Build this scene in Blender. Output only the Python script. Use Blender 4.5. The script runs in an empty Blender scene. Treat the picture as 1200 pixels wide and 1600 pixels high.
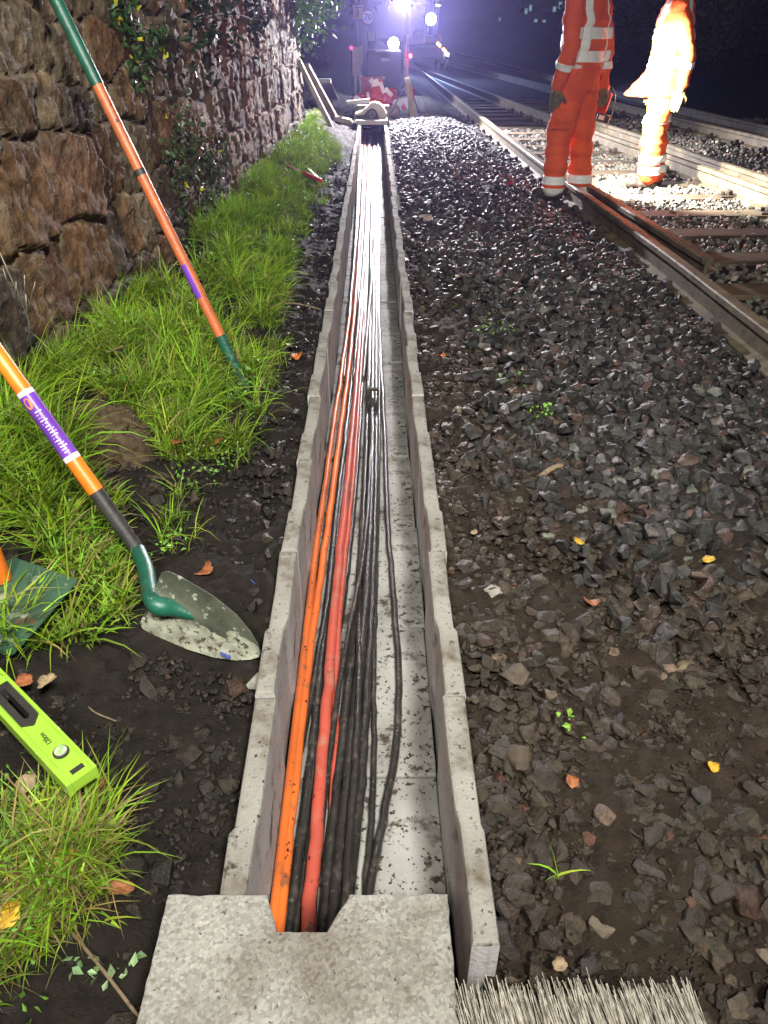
import bpy, bmesh, math, random
import numpy as np
from mathutils import Vector, Matrix, Euler
random.seed(7)
RNG = np.random.default_rng(7)
SC = bpy.context.scene
COL = SC.collection
R = math.radians

# ------------------------------------------------------------------ camera
FPX, CAMZ = 1150.0, 1.15
PITCH, YAW = R(56.9), R(-0.63)
cd = bpy.data.cameras.new('camera')
cam = bpy.data.objects.new('camera', cd)
COL.objects.link(cam)
cam.location = (0, 0, CAMZ)
cam.rotation_euler = (PITCH, 0, YAW)
cd.sensor_fit = 'VERTICAL'
cd.sensor_height = 24
cd.lens = FPX / 1600 * 24
cd.clip_start, cd.clip_end = 0.02, 600
SC.camera = cam
CR = Euler((PITCH, 0, YAW)).to_matrix()

# ------------------------------------------------------------------ world: night sky
w = bpy.data.worlds.new('World')
SC.world = w
w.use_nodes = True
nt = w.node_tree
sky = nt.nodes.new('ShaderNodeTexSky')
sky.sky_type = 'NISHITA'
sky.sun_disc = False
sky.sun_elevation = R(-1)
sky.sun_rotation = R(200)
bg = nt.nodes['Background']
bg.inputs['Strength'].default_value = 0.10
nt.links.new(sky.outputs[0], bg.inputs[0])

# ------------------------------------------------------------------ lamps
def lamp(name, kind, loc, power, col, size=0.05, aim=None, angle=90, blend=0.6):
    d = bpy.data.lights.new(name, kind)
    d.energy = power
    d.color = col
    d.shadow_soft_size = size
    o = bpy.data.objects.new(name, d)
    o.location = loc
    if kind == 'SPOT':
        d.spot_size = R(angle)
        d.spot_blend = blend
        o.rotation_euler = (Vector(aim) - Vector(loc)).to_track_quat('-Z', 'Y').to_euler()
    COL.objects.link(o)
    return o
# two spots added behind the camera to light the trough walls and workers
lamp('added_spot', 'SPOT', (0.85, -1.1, 3.3), 1350, (1.0, 0.965, 0.85), 0.32, (-0.95, 2.3, 0), 88, 1.0)
lamp('added_spot', 'SPOT', (-0.75, -1.1, 3.3), 950, (1.0, 0.965, 0.85), 0.32, (0.45, 4.2, 0), 84, 1.0)
SC.view_settings.view_transform = 'Standard'
SC.view_settings.look = 'None'
SC.view_settings.exposure = 0.0
SC.view_settings.gamma = 1.0
SC.cycles.use_denoising = True
SC.cycles.max_bounces = 5
SC.cycles.diffuse_bounces = 3
SC.cycles.volume_bounces = 0
SC.cycles.sample_clamp_indirect = 4.0

# ------------------------------------------------------------------ helpers
def at(px, py, z=0.0):
    """photo pixel -> point on the level z"""
    d = CR @ Vector(((px - 600) / FPX, -(py - 800) / FPX, -1))
    t = (z - CAMZ) / d.z
    return Vector((d.x * t, d.y * t, z))
def atY(px, py, Y):
    d = CR @ Vector(((px - 600) / FPX, -(py - 800) / FPX, -1))
    t = Y / d.y
    return Vector((d.x * t, Y, CAMZ + d.z * t))
def atD(px, py, depth):
    return Vector((0, 0, CAMZ)) + (CR @ Vector(((px - 600) / FPX, -(py - 800) / FPX, -1))) * depth

def tag(o, label=None, cat=None, group=None, kind=None):
    if label: o['label'] = label
    if cat: o['category'] = cat
    if group: o['group'] = group
    if kind: o['kind'] = kind
    return o
def empty(name, loc, rz=0, label=None, cat=None, group=None):
    o = bpy.data.objects.new(name, None)
    o.empty_display_size = 0.1
    o.location = loc
    o.rotation_euler = (0, 0, rz)
    COL.objects.link(o)
    return tag(o, label, cat, group)
def link(name, me, m=None, parent=None, smooth=False):
    o = bpy.data.objects.new(name, me)
    COL.objects.link(o)
    if m is not None:
        me.materials.clear()
        for k in (m if isinstance(m, (list, tuple)) else [m]):
            me.materials.append(k)
    if parent is not None: o.parent = parent
    me.polygons.foreach_set('use_smooth', np.full(len(me.polygons), bool(smooth)))
    return o
def arrays_mesh(name, V, F):
    """V (n,3); F (m,k) all faces with k corners"""
    V = np.asarray(V, dtype=np.float32); F = np.asarray(F, dtype=np.int32)
    me = bpy.data.meshes.new(name)
    n, (m, k) = len(V), F.shape
    me.vertices.add(n); me.vertices.foreach_set('co', V.ravel())
    me.loops.add(m * k); me.loops.foreach_set('vertex_index', F.ravel())
    me.polygons.add(m)
    me.polygons.foreach_set('loop_start', np.arange(0, m * k, k, dtype=np.int32))
    try: me.polygons.foreach_set('loop_total', np.full(m, k, dtype=np.int32))
    except Exception: pass
    me.update(calc_edges=True); me.validate()
    return me
def set_tint(me, C, name='tint'):
    a = me.color_attributes.new(name, 'FLOAT_COLOR', 'POINT')
    C4 = np.ones((len(C), 4), dtype=np.float32); C4[:, :3] = C
    a.data.foreach_set('color', C4.ravel())

def _hash(ix, iy, s):
    h = (ix.astype(np.int64) * 374761393 + iy.astype(np.int64) * 668265263 + s * 1442695041) & 0xffffffff
    h = ((h ^ (h >> 13)) * 1274126177) & 0xffffffff
    return ((h ^ (h >> 16)) & 0xffff) / 65535.0
def vnoise(x, y, s=0):
    x = np.asarray(x, float); y = np.asarray(y, float)
    ix, iy = np.floor(x), np.floor(y)
    fx, fy = x - ix, y - iy
    fx, fy = fx * fx * (3 - 2 * fx), fy * fy * (3 - 2 * fy)
    a, b, c, d = _hash(ix, iy, s), _hash(ix + 1, iy, s), _hash(ix, iy + 1, s), _hash(ix + 1, iy + 1, s)
    return (a * (1 - fx) + b * fx) * (1 - fy) + (c * (1 - fx) + d * fx) * fy
def fbm(x, y, s=0, o=4):
    r, a, t = 0, 1, 0
    for k in range(o):
        r = r + a * vnoise(x * 2 ** k, y * 2 ** k, s + k * 17); t += a; a *= 0.5
    return r / t - 0.5
def sstep(a, b, x):
    t = np.clip((x - a) / (b - a), 0, 1)
    return t * t * (3 - 2 * t)

def inpoly(P, poly):
    x, y = P[:, 0], P[:, 1]; c = np.zeros(len(P), bool); n = len(poly)
    for i in range(n):
        x1, y1 = poly[i]; x2, y2 = poly[(i + 1) % n]
        c ^= ((y1 > y) != (y2 > y)) & (x < (x2 - x1) * (y - y1) / (y2 - y1 + 1e-12) + x1)
    return c
# bmesh shapes
def bm_box(bm, size, loc=(0, 0, 0), rot=None, bev=0.0, seg=2):
    r = bmesh.ops.create_cube(bm, size=1.0)
    vs = r['verts']
    bmesh.ops.scale(bm, vec=size, verts=vs)
    if bev > 0:
        es = list({e for v in vs for e in v.link_edges})
        q = bmesh.ops.bevel(bm, geom=es, offset=bev, segments=seg, profile=0.5, affect='EDGES', clamp_overlap=True)
        vs = list({v for f in q['faces'] for v in f.verts} | {v for v in vs if v.is_valid})
    M = (rot.to_matrix().to_4x4() if isinstance(rot, Euler) else rot.to_4x4()) if rot is not None else Matrix.Identity(4)
    bmesh.ops.transform(bm, matrix=Matrix.Translation(loc) @ M, verts=vs)
    return vs
def bm_tube(bm, pts, rad, seg=10, cap=True):
    """swept tube through pts, rad a number or a list"""
    pts = [Vector(p) for p in pts]
    n = len(pts)
    rad = [rad] * n if not isinstance(rad, (list, tuple)) else rad
    rings, up = [], None
    for i, p in enumerate(pts):
        d = (pts[min(i + 1, n - 1)] - pts[max(i - 1, 0)]).normalized()
        if up is None:
            up = Vector((0, 0, 1)) if abs(d.z) < 0.9 else Vector((1, 0, 0))
        a = d.cross(up).normalized(); b = a.cross(d).normalized(); up = b
        rings.append([bm.verts.new(p + (a * math.cos(2 * math.pi * k / seg) + b * math.sin(2 * math.pi * k / seg)) * rad[i]) for k in range(seg)])
    for i in range(n - 1):
        for k in range(seg):
            bm.faces.new((rings[i][k], rings[i][(k + 1) % seg], rings[i + 1][(k + 1) % seg], rings[i + 1][k]))
    if cap:
        bm.faces.new(rings[0][::-1]); bm.faces.new(rings[-1])
    return rings
def bm_prism(bm, poly, z0, z1, bev=0.0):
    """plan outline extruded upwards"""
    lo = [bm.verts.new((x, y, z0)) for x, y in poly]
    hi = [bm.verts.new((x, y, z1)) for x, y in poly]
    n = len(poly)
    fs = [bm.faces.new(lo[::-1]), bm.faces.new(hi)]
    for i in range(n):
        fs.append(bm.faces.new((lo[i], lo[(i + 1) % n], hi[(i + 1) % n], hi[i])))
    bmesh.ops.recalc_face_normals(bm, faces=fs)
    if bev > 0:
        es = list(fs[1].edges)
        bmesh.ops.bevel(bm, geom=es, offset=bev, segments=2, profile=0.5, affect='EDGES', clamp_overlap=True)
    return fs
def bm_ellipsoid(bm, loc, r, rot=None, u=16, v=10):
    q = bmesh.ops.create_uvsphere(bm, u_segments=u, v_segments=v, radius=1.0)
    M = Matrix.Translation(loc) @ ((rot.to_matrix().to_4x4()) if rot else Matrix.Identity(4)) @ Matrix.Diagonal((*r, 1))
    bmesh.ops.transform(bm, matrix=M, verts=q['verts'])
    return q['verts']
def bm_obj(name, bm, m, parent=None, smooth=False, angle=None):
    me = bpy.data.meshes.new(name)
    bmesh.ops.recalc_face_normals(bm, faces=bm.faces)
    bm.to_mesh(me); bm.free()
    o = link(name, me, m, parent, smooth or angle is not None)
    if angle is not None:
        me.set_sharp_from_angle(angle=R(angle))
    return o
def spline(pts, n):
    """Catmull-Rom through pts"""
    P = [Vector(p) for p in pts]
    P = [P[0] * 2 - P[1]] + P + [P[-1] * 2 - P[-2]]
    out = []
    for i in range(1, len(P) - 2):
        for k in range(n):
            t = k / n
            a, b, c, d = P[i - 1], P[i], P[i + 1], P[i + 2]
            out.append(0.5 * ((2 * b) + (c - a) * t + (2 * a - 5 * b + 4 * c - d) * t * t + (3 * b - a - 3 * c + d) * t ** 3))
    out.append(P[-2])
    return out
def remeshed(name, bm, voxel, m, parent=None, smooth_it=4, wrinkle=0.0, wfreq=14):
    """join overlapping volumes into one continuous skin"""
    me = bpy.data.meshes.new(name)
    bm.to_mesh(me); bm.free()
    o = bpy.data.objects.new(name, me); COL.objects.link(o)
    md = o.modifiers.new('r', 'REMESH'); md.mode = 'VOXEL'; md.voxel_size = voxel; md.use_smooth_shade = True
    if smooth_it:
        ms = o.modifiers.new('s', 'SMOOTH'); ms.iterations = smooth_it; ms.factor = 0.5
    dg = bpy.context.evaluated_depsgraph_get()
    me2 = bpy.data.meshes.new_from_object(o.evaluated_get(dg))
    bpy.data.objects.remove(o)
    me2.name = name
    if wrinkle:
        n = len(me2.vertices)
        co = np.empty(n * 3, np.float32); me2.vertices.foreach_get('co', co); co = co.reshape(-1, 3)
        no = np.empty(n * 3, np.float32); me2.vertices.foreach_get('normal', no); no = no.reshape(-1, 3)
        u = co[:, 0] * wfreq + co[:, 1] * wfreq * 0.7
        v = co[:, 2] * wfreq * 0.8 + 0.6 * u
        d = fbm(u, v, 5, 3) * 0.65 + fbm(u * 0.4 + 3, co[:, 2] * wfreq * 1.7, 9, 2) * 0.7
        co += no * (d * wrinkle)[:, None]
        me2.vertices.foreach_set('co', co.ravel()); me2.update()
    return link(name, me2, m, parent, True)

# ------------------------------------------------------------------ materials
def mat(name, c1, c2=None, scale=8.0, rough=0.7, bump=0.0, bscale=None, spec=0.4, metal=0.0, detail=6,
        tint=None, speck=None, streak=None, bdist=0.01, rough2=None, contrast=(0.35, 0.65)):
    """two-colour noise over object space, fine relief, optional specks of dirt and stains"""
    m = bpy.data.materials.new(name); m.use_nodes = True
    t = m.node_tree; N = t.nodes; L = t.links
    b = N['Principled BSDF']
    b.inputs['Roughness'].default_value = rough
    b.inputs['Metallic'].default_value = metal
    b.inputs['Specular IOR Level'].default_value = spec
    tc = N.new('ShaderNodeTexCoord')
    no = N.new('ShaderNodeTexNoise'); no.inputs['Scale'].default_value = scale; no.inputs['Detail'].default_value = detail
    L.new(tc.outputs['Object'], no.inputs['Vector'])
    rp = N.new('ShaderNodeMapRange'); rp.inputs[1].default_value = contrast[0]; rp.inputs[2].default_value = contrast[1]
    L.new(no.outputs[0], rp.inputs[0])
    mx = N.new('ShaderNodeMix'); mx.data_type = 'RGBA'
    mx.inputs['A'].default_value = (*c1, 1); mx.inputs['B'].default_value = (*(c2 or c1), 1)
    L.new(rp.outputs[0], mx.inputs['Factor'])
    out = mx.outputs['Result']
    if tint:
        va = N.new('ShaderNodeVertexColor'); va.layer_name = tint
        mu = N.new('ShaderNodeMix'); mu.data_type = 'RGBA'; mu.blend_type = 'MULTIPLY'; mu.inputs['Factor'].default_value = 1
        L.new(out, mu.inputs['A']); L.new(va.outputs['Color'], mu.inputs['B']); out = mu.outputs['Result']
    if streak:      # (colour, scale vector, lo, hi)
        mp = N.new('ShaderNodeMapping'); mp.inputs['Scale'].default_value = streak[1]
        L.new(tc.outputs['Object'], mp.inputs['Vector'])
        n2 = N.new('ShaderNodeTexNoise'); n2.inputs['Scale'].default_value = 1; n2.inputs['Detail'].default_value = 5
        L.new(mp.outputs[0], n2.inputs['Vector'])
        r2 = N.new('ShaderNodeMapRange'); r2.inputs[1].default_value = streak[2]; r2.inputs[2].default_value = streak[3]
        L.new(n2.outputs[0], r2.inputs[0])
        m2 = N.new('ShaderNodeMix'); m2.data_type = 'RGBA'; m2.inputs['B'].default_value = (*streak[0], 1)
        L.new(r2.outputs[0], m2.inputs['Factor']); L.new(out, m2.inputs['A']); out = m2.outputs['Result']
    for sp in (speck or []):       # (colour, scale, lo, hi)
        n3 = N.new('ShaderNodeTexNoise'); n3.inputs['Scale'].default_value = sp[1]; n3.inputs['Detail'].default_value = 4
        n3.inputs['Roughness'].default_value = 0.65
        L.new(tc.outputs['Object'], n3.inputs['Vector'])
        r3 = N.new('ShaderNodeMapRange'); r3.inputs[1].default_value = sp[2]; r3.inputs[2].default_value = sp[3]
        L.new(n3.outputs[0], r3.inputs[0])
        m3 = N.new('ShaderNodeMix'); m3.data_type = 'RGBA'; m3.inputs['B'].default_value = (*sp[0], 1)
        L.new(r3.outputs[0], m3.inputs['Factor']); L.new(out, m3.inputs['A']); out = m3.outputs['Result']
    L.new(out, b.inputs['Base Color'])
    if rough2 is not None:
        r4 = N.new('ShaderNodeMapRange'); r4.inputs[1].default_value = 0.3; r4.inputs[2].default_value = 0.7
        r4.inputs[3].default_value = rough; r4.inputs[4].default_value = rough2
        L.new(no.outputs[0], r4.inputs[0]); L.new(r4.outputs[0], b.inputs['Roughness'])
    if bump:
        nb = N.new('ShaderNodeTexNoise'); nb.inputs['Scale'].default_value = bscale or scale * 4; nb.inputs['Detail'].default_value = 7; nb.inputs['Roughness'].default_value = 0.66
        L.new(tc.outputs['Object'], nb.inputs['Vector'])
        bp = N.new('ShaderNodeBump'); bp.inputs['Strength'].default_value = bump; bp.inputs['Distance'].default_value = bdist
        L.new(nb.outputs[0], bp.inputs['Height']); L.new(bp.outputs[0], b.inputs['Normal'])
    return m
def emit(name, col, strength):
    m = bpy.data.materials.new(name); m.use_nodes = True
    N = m.node_tree.nodes; N.clear()
    e = N.new('ShaderNodeEmission'); e.inputs[0].default_value = (*col, 1); e.inputs[1].default_value = strength
    o = N.new('ShaderNodeOutputMaterial'); m.node_tree.links.new(e.outputs[0], o.inputs[0])
    return m

SOIL = (0.020, 0.015, 0.011)
M = {}
M['ground'] = mat('ground', (1, 1, 1), (0.55, 0.55, 0.55), 30, 0.95, 0.9, 110, 0.22, tint='tint', bdist=0.012, rough2=0.78)
M['stone'] = mat('ballast_stone', (1.15, 1.12, 1.1), (0.5, 0.49, 0.48), 60, 0.5, 0.8, 150, 0.45, tint='tint', bdist=0.008)
M['wall'] = mat('rubble', (1.2, 1.2, 1.2), (0.6, 0.58, 0.56), 22, 0.8, 1.0, 60, 0.3, tint='tint', bdist=0.02)
M['concrete'] = mat('trough_concrete', (0.29, 0.28, 0.26), (0.19, 0.18, 0.162), 6, 0.85, 0.7, 160, 0.25,
                    speck=[((0.10, 0.076, 0.052), 7, 0.52, 0.66), ((0.045, 0.035, 0.026), 34, 0.60, 0.70), ((0.025, 0.02, 0.016), 90, 0.62, 0.67)], bdist=0.006)
M['concrete_in'] = mat('trough_inner', (0.47, 0.46, 0.475), (0.35, 0.335, 0.345), 4, 0.75, 0.5, 120, 0.3,
                       streak=((0.30, 0.25, 0.23), (60, 3, 6), 0.52, 0.78), speck=[((0.06, 0.048, 0.036), 12, 0.58, 0.72), ((0.03, 0.025, 0.02), 70, 0.62, 0.68)], bdist=0.005)
M['floor'] = mat('trough_floor', (0.31, 0.305, 0.295), (0.20, 0.195, 0.185), 6, 0.75, 0.5, 160, 0.3,
                 speck=[((0.05, 0.04, 0.03), 22, 0.57, 0.66), ((0.022, 0.018, 0.014), 80, 0.57, 0.62), ((0.03, 0.024, 0.018), 7, 0.56, 0.68)], bdist=0.004)
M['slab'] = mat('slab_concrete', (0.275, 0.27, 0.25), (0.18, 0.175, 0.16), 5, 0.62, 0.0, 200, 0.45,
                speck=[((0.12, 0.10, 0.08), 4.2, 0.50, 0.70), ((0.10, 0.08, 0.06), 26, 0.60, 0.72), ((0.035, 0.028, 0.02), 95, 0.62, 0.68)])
t_ = M['slab'].node_tree
vo = t_.nodes.new('ShaderNodeTexVoronoi'); vo.inputs['Scale'].default_value = 150
tc_ = t_.nodes.new('ShaderNodeTexCoord')
nd_ = t_.nodes.new('ShaderNodeTexNoise'); nd_.inputs['Scale'].default_value = 40
mxv = t_.nodes.new('ShaderNodeMix'); mxv.data_type = 'RGBA'; mxv.inputs['Factor'].default_value = 0.008
t_.links.new(tc_.outputs['Object'], nd_.inputs['Vector'])
t_.links.new(tc_.outputs['Object'], mxv.inputs['A']); t_.links.new(nd_.outputs['Color'], mxv.inputs['B'])
t_.links.new(mxv.outputs['Result'], vo.inputs['Vector'])
bs_ = t_.nodes['Principled BSDF']; src_ = bs_.inputs['Base Color'].links[0].from_socket
va_ = t_.nodes.new('ShaderNodeTexVoronoi'); va_.inputs['Scale'].default_value = 210
t_.links.new(mxv.outputs['Result'], va_.inputs['Vector'])
sx2_ = t_.nodes.new('ShaderNodeSeparateColor'); t_.links.new(va_.outputs['Color'], sx2_.inputs[0])
mg_ = t_.nodes.new('ShaderNodeMapRange'); mg_.inputs[3].default_value = 0.62; mg_.inputs[4].default_value = 1.28
t_.links.new(sx2_.outputs[0], mg_.inputs[0])
mgx_ = t_.nodes.new('ShaderNodeMix'); mgx_.data_type = 'RGBA'; mgx_.blend_type = 'MULTIPLY'; mgx_.inputs['Factor'].default_value = 0.8
t_.links.new(src_, mgx_.inputs['A']); t_.links.new(mg_.outputs[0], mgx_.inputs['B']); t_.links.new(mgx_.outputs['Result'], bs_.inputs['Base Color'])
bp_ = t_.nodes.new('ShaderNodeBump'); bp_.inputs['Strength'].default_value = 0.5; bp_.inputs['Distance'].default_value = 0.004
bp_.invert = True
nm_ = t_.nodes.new('ShaderNodeTexNoise'); nm_.inputs['Scale'].default_value = 33; nm_.inputs['Detail'].default_value = 5
t_.links.new(tc_.outputs['Object'], nm_.inputs['Vector'])
mm_ = t_.nodes.new('ShaderNodeMath'); mm_.operation = 'MULTIPLY'; mr_ = t_.nodes.new('ShaderNodeMapRange'); mr_.inputs[1].default_value = 0.42; mr_.inputs[2].default_value = 0.66
t_.links.new(nm_.outputs[0], mr_.inputs[0]); t_.links.new(vo.outputs['Distance'], mm_.inputs[0]); t_.links.new(mr_.outputs[0], mm_.inputs[1])
n8_ = t_.nodes.new('ShaderNodeTexNoise'); n8_.inputs['Scale'].default_value = 260; n8_.inputs['Detail'].default_value = 4
t_.links.new(tc_.outputs['Object'], n8_.inputs['Vector'])
m8_ = t_.nodes.new('ShaderNodeMath'); m8_.operation = 'MULTIPLY_ADD'; m8_.inputs[1].default_value = 0.35
t_.links.new(n8_.outputs[0], m8_.inputs[0]); t_.links.new(mm_.outputs[0], m8_.inputs[2])
t_.links.new(m8_.outputs[0], bp_.inputs['Height'])
t_.links.new(bp_.outputs[0], t_.nodes['Principled BSDF'].inputs['Normal'])
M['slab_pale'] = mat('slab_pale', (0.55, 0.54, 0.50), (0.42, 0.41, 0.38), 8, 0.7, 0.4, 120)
dirt = [((0.02, 0.015, 0.012), 55, 0.62, 0.67)]
M['cable_orange'] = mat('cable_orange', (0.70, 0.16, 0.028), (0.52, 0.11, 0.025), 6, 0.36, 0.1, 60, 0.5, speck=dirt + [((0.25, 0.09, 0.04), 18, 0.58, 0.72)])
M['cable_red'] = mat('cable_red', (0.42, 0.075, 0.05), (0.30, 0.06, 0.045), 6, 0.36, 0.1, 60, 0.5, speck=dirt + [((0.34, 0.16, 0.12), 16, 0.52, 0.75)])
M['cable_black'] = mat('cable_black', (0.012, 0.0115, 0.011), (0.022, 0.020, 0.018), 9, 0.36, 0.4, 70, 0.55,
                       speck=[((0.06, 0.05, 0.04), 26, 0.54, 0.7), ((0.09, 0.075, 0.06), 70, 0.60, 0.68)])
M['rail'] = mat('rail_steel', (0.16, 0.13, 0.075), (0.09, 0.07, 0.045), 7, 0.6, 0.4, 60, 0.5, speck=[((0.05, 0.03, 0.018), 14, 0.55, 0.7)])
M['rail_top'] = mat('rail_head', (0.42, 0.40, 0.37), (0.28, 0.24, 0.2), 12, 0.32, 0.15, 40, 0.6, 0.85)
M['chair'] = mat('chair_iron', (0.05, 0.035, 0.025), (0.025, 0.02, 0.016), 20, 0.7, 0.4)
M['sleeper'] = mat('sleeper_timber', (0.13, 0.095, 0.06), (0.075, 0.055, 0.036), 3, 0.8, 0.6, 30, 0.3,
                   streak=((0.035, 0.026, 0.018), (2, 60, 60), 0.5, 0.7))
M['orange_cloth'] = mat('orange_hi_vis_cloth', (0.90, 0.135, 0.035), (0.74, 0.10, 0.028), 7, 0.8, 0.5, 24, 0.2,
                        speck=[((0.25, 0.05, 0.02), 6, 0.64, 0.75)], bdist=0.02)
M['tape'] = mat('reflective_tape', (0.96, 0.96, 0.96), (0.92, 0.92, 0.93), 30, 0.35, 0.2, 300, 0.6)
M['skin'] = mat('skin', (0.55, 0.30, 0.21), (0.48, 0.25, 0.17), 20, 0.5)
M['glove'] = mat('glove', (0.20, 0.16, 0.07), (0.10, 0.085, 0.05), 40, 0.8, 0.4)
M['boot'] = mat('boot_leather', (0.03, 0.022, 0.016), (0.05, 0.035, 0.025), 20, 0.6, 0.3)
M['white_plastic'] = mat('white_plastic', (0.75, 0.75, 0.73), (0.6, 0.6, 0.58), 12, 0.4)
M['hair'] = mat('hair', (0.03, 0.02, 0.012), (0.05, 0.03, 0.02), 60, 0.6)
M['handle_orange'] = mat('handle_orange', (0.85, 0.20, 0.015), (0.70, 0.15, 0.012), 12, 0.38, 0.1, 80, 0.5, speck=[((0.10, 0.05, 0.03), 30, 0.66, 0.72)])
M['handle_orange_worn'] = mat('handle_orange_worn', (0.50, 0.13, 0.04), (0.36, 0.10, 0.04), 22, 0.4, 0.2, 80, 0.5, speck=[((0.03, 0.02, 0.015), 30, 0.62, 0.68)])
M['black_rubber'] = mat('black_rubber', (0.02, 0.02, 0.02), (0.035, 0.034, 0.032), 18, 0.5, 0.2)
M['green_metal'] = mat('green_paint', (0.012, 0.10, 0.065), (0.008, 0.06, 0.042), 20, 0.4, 0.2, 60, 0.5,
                       speck=[((0.22, 0.24, 0.22), 45, 0.66, 0.72), ((0.05, 0.035, 0.025), 16, 0.6, 0.72)])
M['blade_steel'] = mat('blade_steel', (0.10, 0.11, 0.08), (0.045, 0.05, 0.038), 10, 0.5, 0.3, 50, 0.5, 0.0,
                       speck=[((0.42, 0.44, 0.38), 26, 0.55, 0.63), ((0.05, 0.032, 0.022), 20, 0.62, 0.7)])
M['blade_worn_lit'] = mat('blade_worn_lit', (0.33, 0.345, 0.28), (0.17, 0.175, 0.135), 30, 0.5, 0.3, 50, 0.5, 0.0,
                      speck=[((0.05, 0.04, 0.028), 55, 0.53, 0.62)])
M['blade_green'] = mat('blade_green', (0.042, 0.095, 0.062), (0.025, 0.06, 0.04), 10, 0.4, 0.3, 50, 0.5, 0.0,
                       speck=[((0.22, 0.25, 0.18), 22, 0.55, 0.66), ((0.09, 0.05, 0.025), 9, 0.64, 0.72)])
M['lime'] = mat('lime_paint', (0.27, 0.47, 0.045), (0.23, 0.40, 0.04), 10, 0.38, 0.05, 80, 0.5,
                speck=[((0.16, 0.2, 0.07), 14, 0.60, 0.75), ((0.75, 0.85, 0.6), 30, 0.64, 0.7), ((0.05, 0.05, 0.03), 70, 0.69, 0.72)])
M['black_print'] = mat('black_print', (0.015, 0.015, 0.015))
M['vial_green'] = mat('vial_green', (0.02, 0.42, 0.24), (0.35, 0.45, 0.12), 60, 0.15)
M['clear'] = mat('vial_clear', (0.42, 0.45, 0.38), (0.3, 0.34, 0.27), 60, 0.12)
M['bristle'] = mat('bristle', (0.50, 0.47, 0.41), (0.20, 0.185, 0.155), 90, 0.5)
M['timber'] = mat('raw_timber', (0.22, 0.16, 0.10), (0.12, 0.09, 0.06), 5, 0.75, 0.5, 30, 0.3, streak=((0.06, 0.045, 0.03), (70, 70, 3), 0.5, 0.7))
M['pale_timber'] = mat('pale_timber', (0.55, 0.50, 0.42), (0.38, 0.34, 0.28), 6, 0.6, 0.3, 40, 0.3, streak=((0.2, 0.16, 0.12), (70, 70, 3), 0.55, 0.7))
M['grass'] = mat('grass_blade', (1, 1, 1), (0.62, 0.72, 0.5), 9, 0.62, 0, None, 0.35, tint='tint')
M['leafy'] = mat('leaf_green', (1, 1, 1), (0.75, 0.8, 0.7), 15, 0.45, 0, None, 0.45, tint='tint')
M['bark'] = mat('bark', (0.06, 0.045, 0.033), (0.03, 0.024, 0.018), 9, 0.85, 0.7, 25)
M['grey_metal'] = mat('grey_metal', (0.30, 0.30, 0.31), (0.22, 0.22, 0.23), 14, 0.42, 0.1, 60, 0.5, 0.6)
M['dark_metal'] = mat('dark_metal', (0.04, 0.04, 0.045), (0.025, 0.025, 0.03), 10, 0.5, 0.2)
M['red_plastic'] = mat('red_plastic', (0.55, 0.045, 0.03), (0.42, 0.03, 0.022), 14, 0.45)
M['cream'] = mat('cream_plastic', (0.62, 0.58, 0.46), (0.5, 0.46, 0.36), 9, 0.45, 0.1)
M['grey_pipe'] = mat('grey_pipe', (0.30, 0.31, 0.30), (0.22, 0.23, 0.22), 9, 0.5)
M['sack'] = mat('sack', (0.34, 0.33, 0.30), (0.22, 0.215, 0.2), 7, 0.85, 0.6, 18, bdist=0.02)
M['yellow'] = mat('sign_yellow', (0.80, 0.50, 0.04), (0.72, 0.44, 0.04), 8, 0.5)
M['sign_white'] = mat('sign_white', (0.75, 0.75, 0.72), (0.65, 0.65, 0.62), 8, 0.5)
M['machine_yellow'] = mat('machine_yellow', (0.42, 0.24, 0.03), (0.30, 0.17, 0.03), 6, 0.5, 0.1)
M['dark_glass'] = mat('dark_glass', (0.012, 0.014, 0.018), None, 3, 0.08, spec=0.6)
M['render_wall'] = mat('house_wall', (0.22, 0.20, 0.18), (0.16, 0.15, 0.13), 2, 0.85, 0.3)
M['roof'] = mat('house_roof', (0.06, 0.06, 0.065), (0.04, 0.04, 0.045), 3, 0.8, 0.3)
E_WHITE = emit('led_white', (0.95, 0.93, 1.0), 150)
E_COOL = emit('led_cool', (0.62, 0.80, 1.0), 160)
E_WARM = emit('led_warm', (1.0, 0.97, 0.9), 150)
E_RED = emit('led_red', (1.0, 0.03, 0.06), 30)
E_AMBER = emit('led_amber', (1.0, 0.35, 0.06), 12)
E_WIN = emit('lit_window', (0.55, 0.95, 0.80), 0.35)

# ------------------------------------------------------------------ rails' lines, ground level
def pxline(pts, z=0.0):
    return [at(x, y, z) for x, y in pts]
def extend(P, a, b):
    P = [Vector(p) for p in P]
    return [P[0] + (P[0] - P[1]).normalized() * a] + P + [P[-1] + (P[-1] - P[-2]).normalized() * b]
RAIL_A = extend(pxline([(1200, 510), (1030, 383), (860, 262), (740, 172), (672, 120), (640, 95)]), 4.5, 30)
RA = np.array([[p.x, p.y] for p in RAIL_A])
def rail_x(y):
    return np.interp(y, RA[:, 1], RA[:, 0])
WALLX = lambda y: np.interp(y, [-2, 1.2, 5, 11.2], [-1.42, -1.26, -1.10, -0.98])

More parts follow.
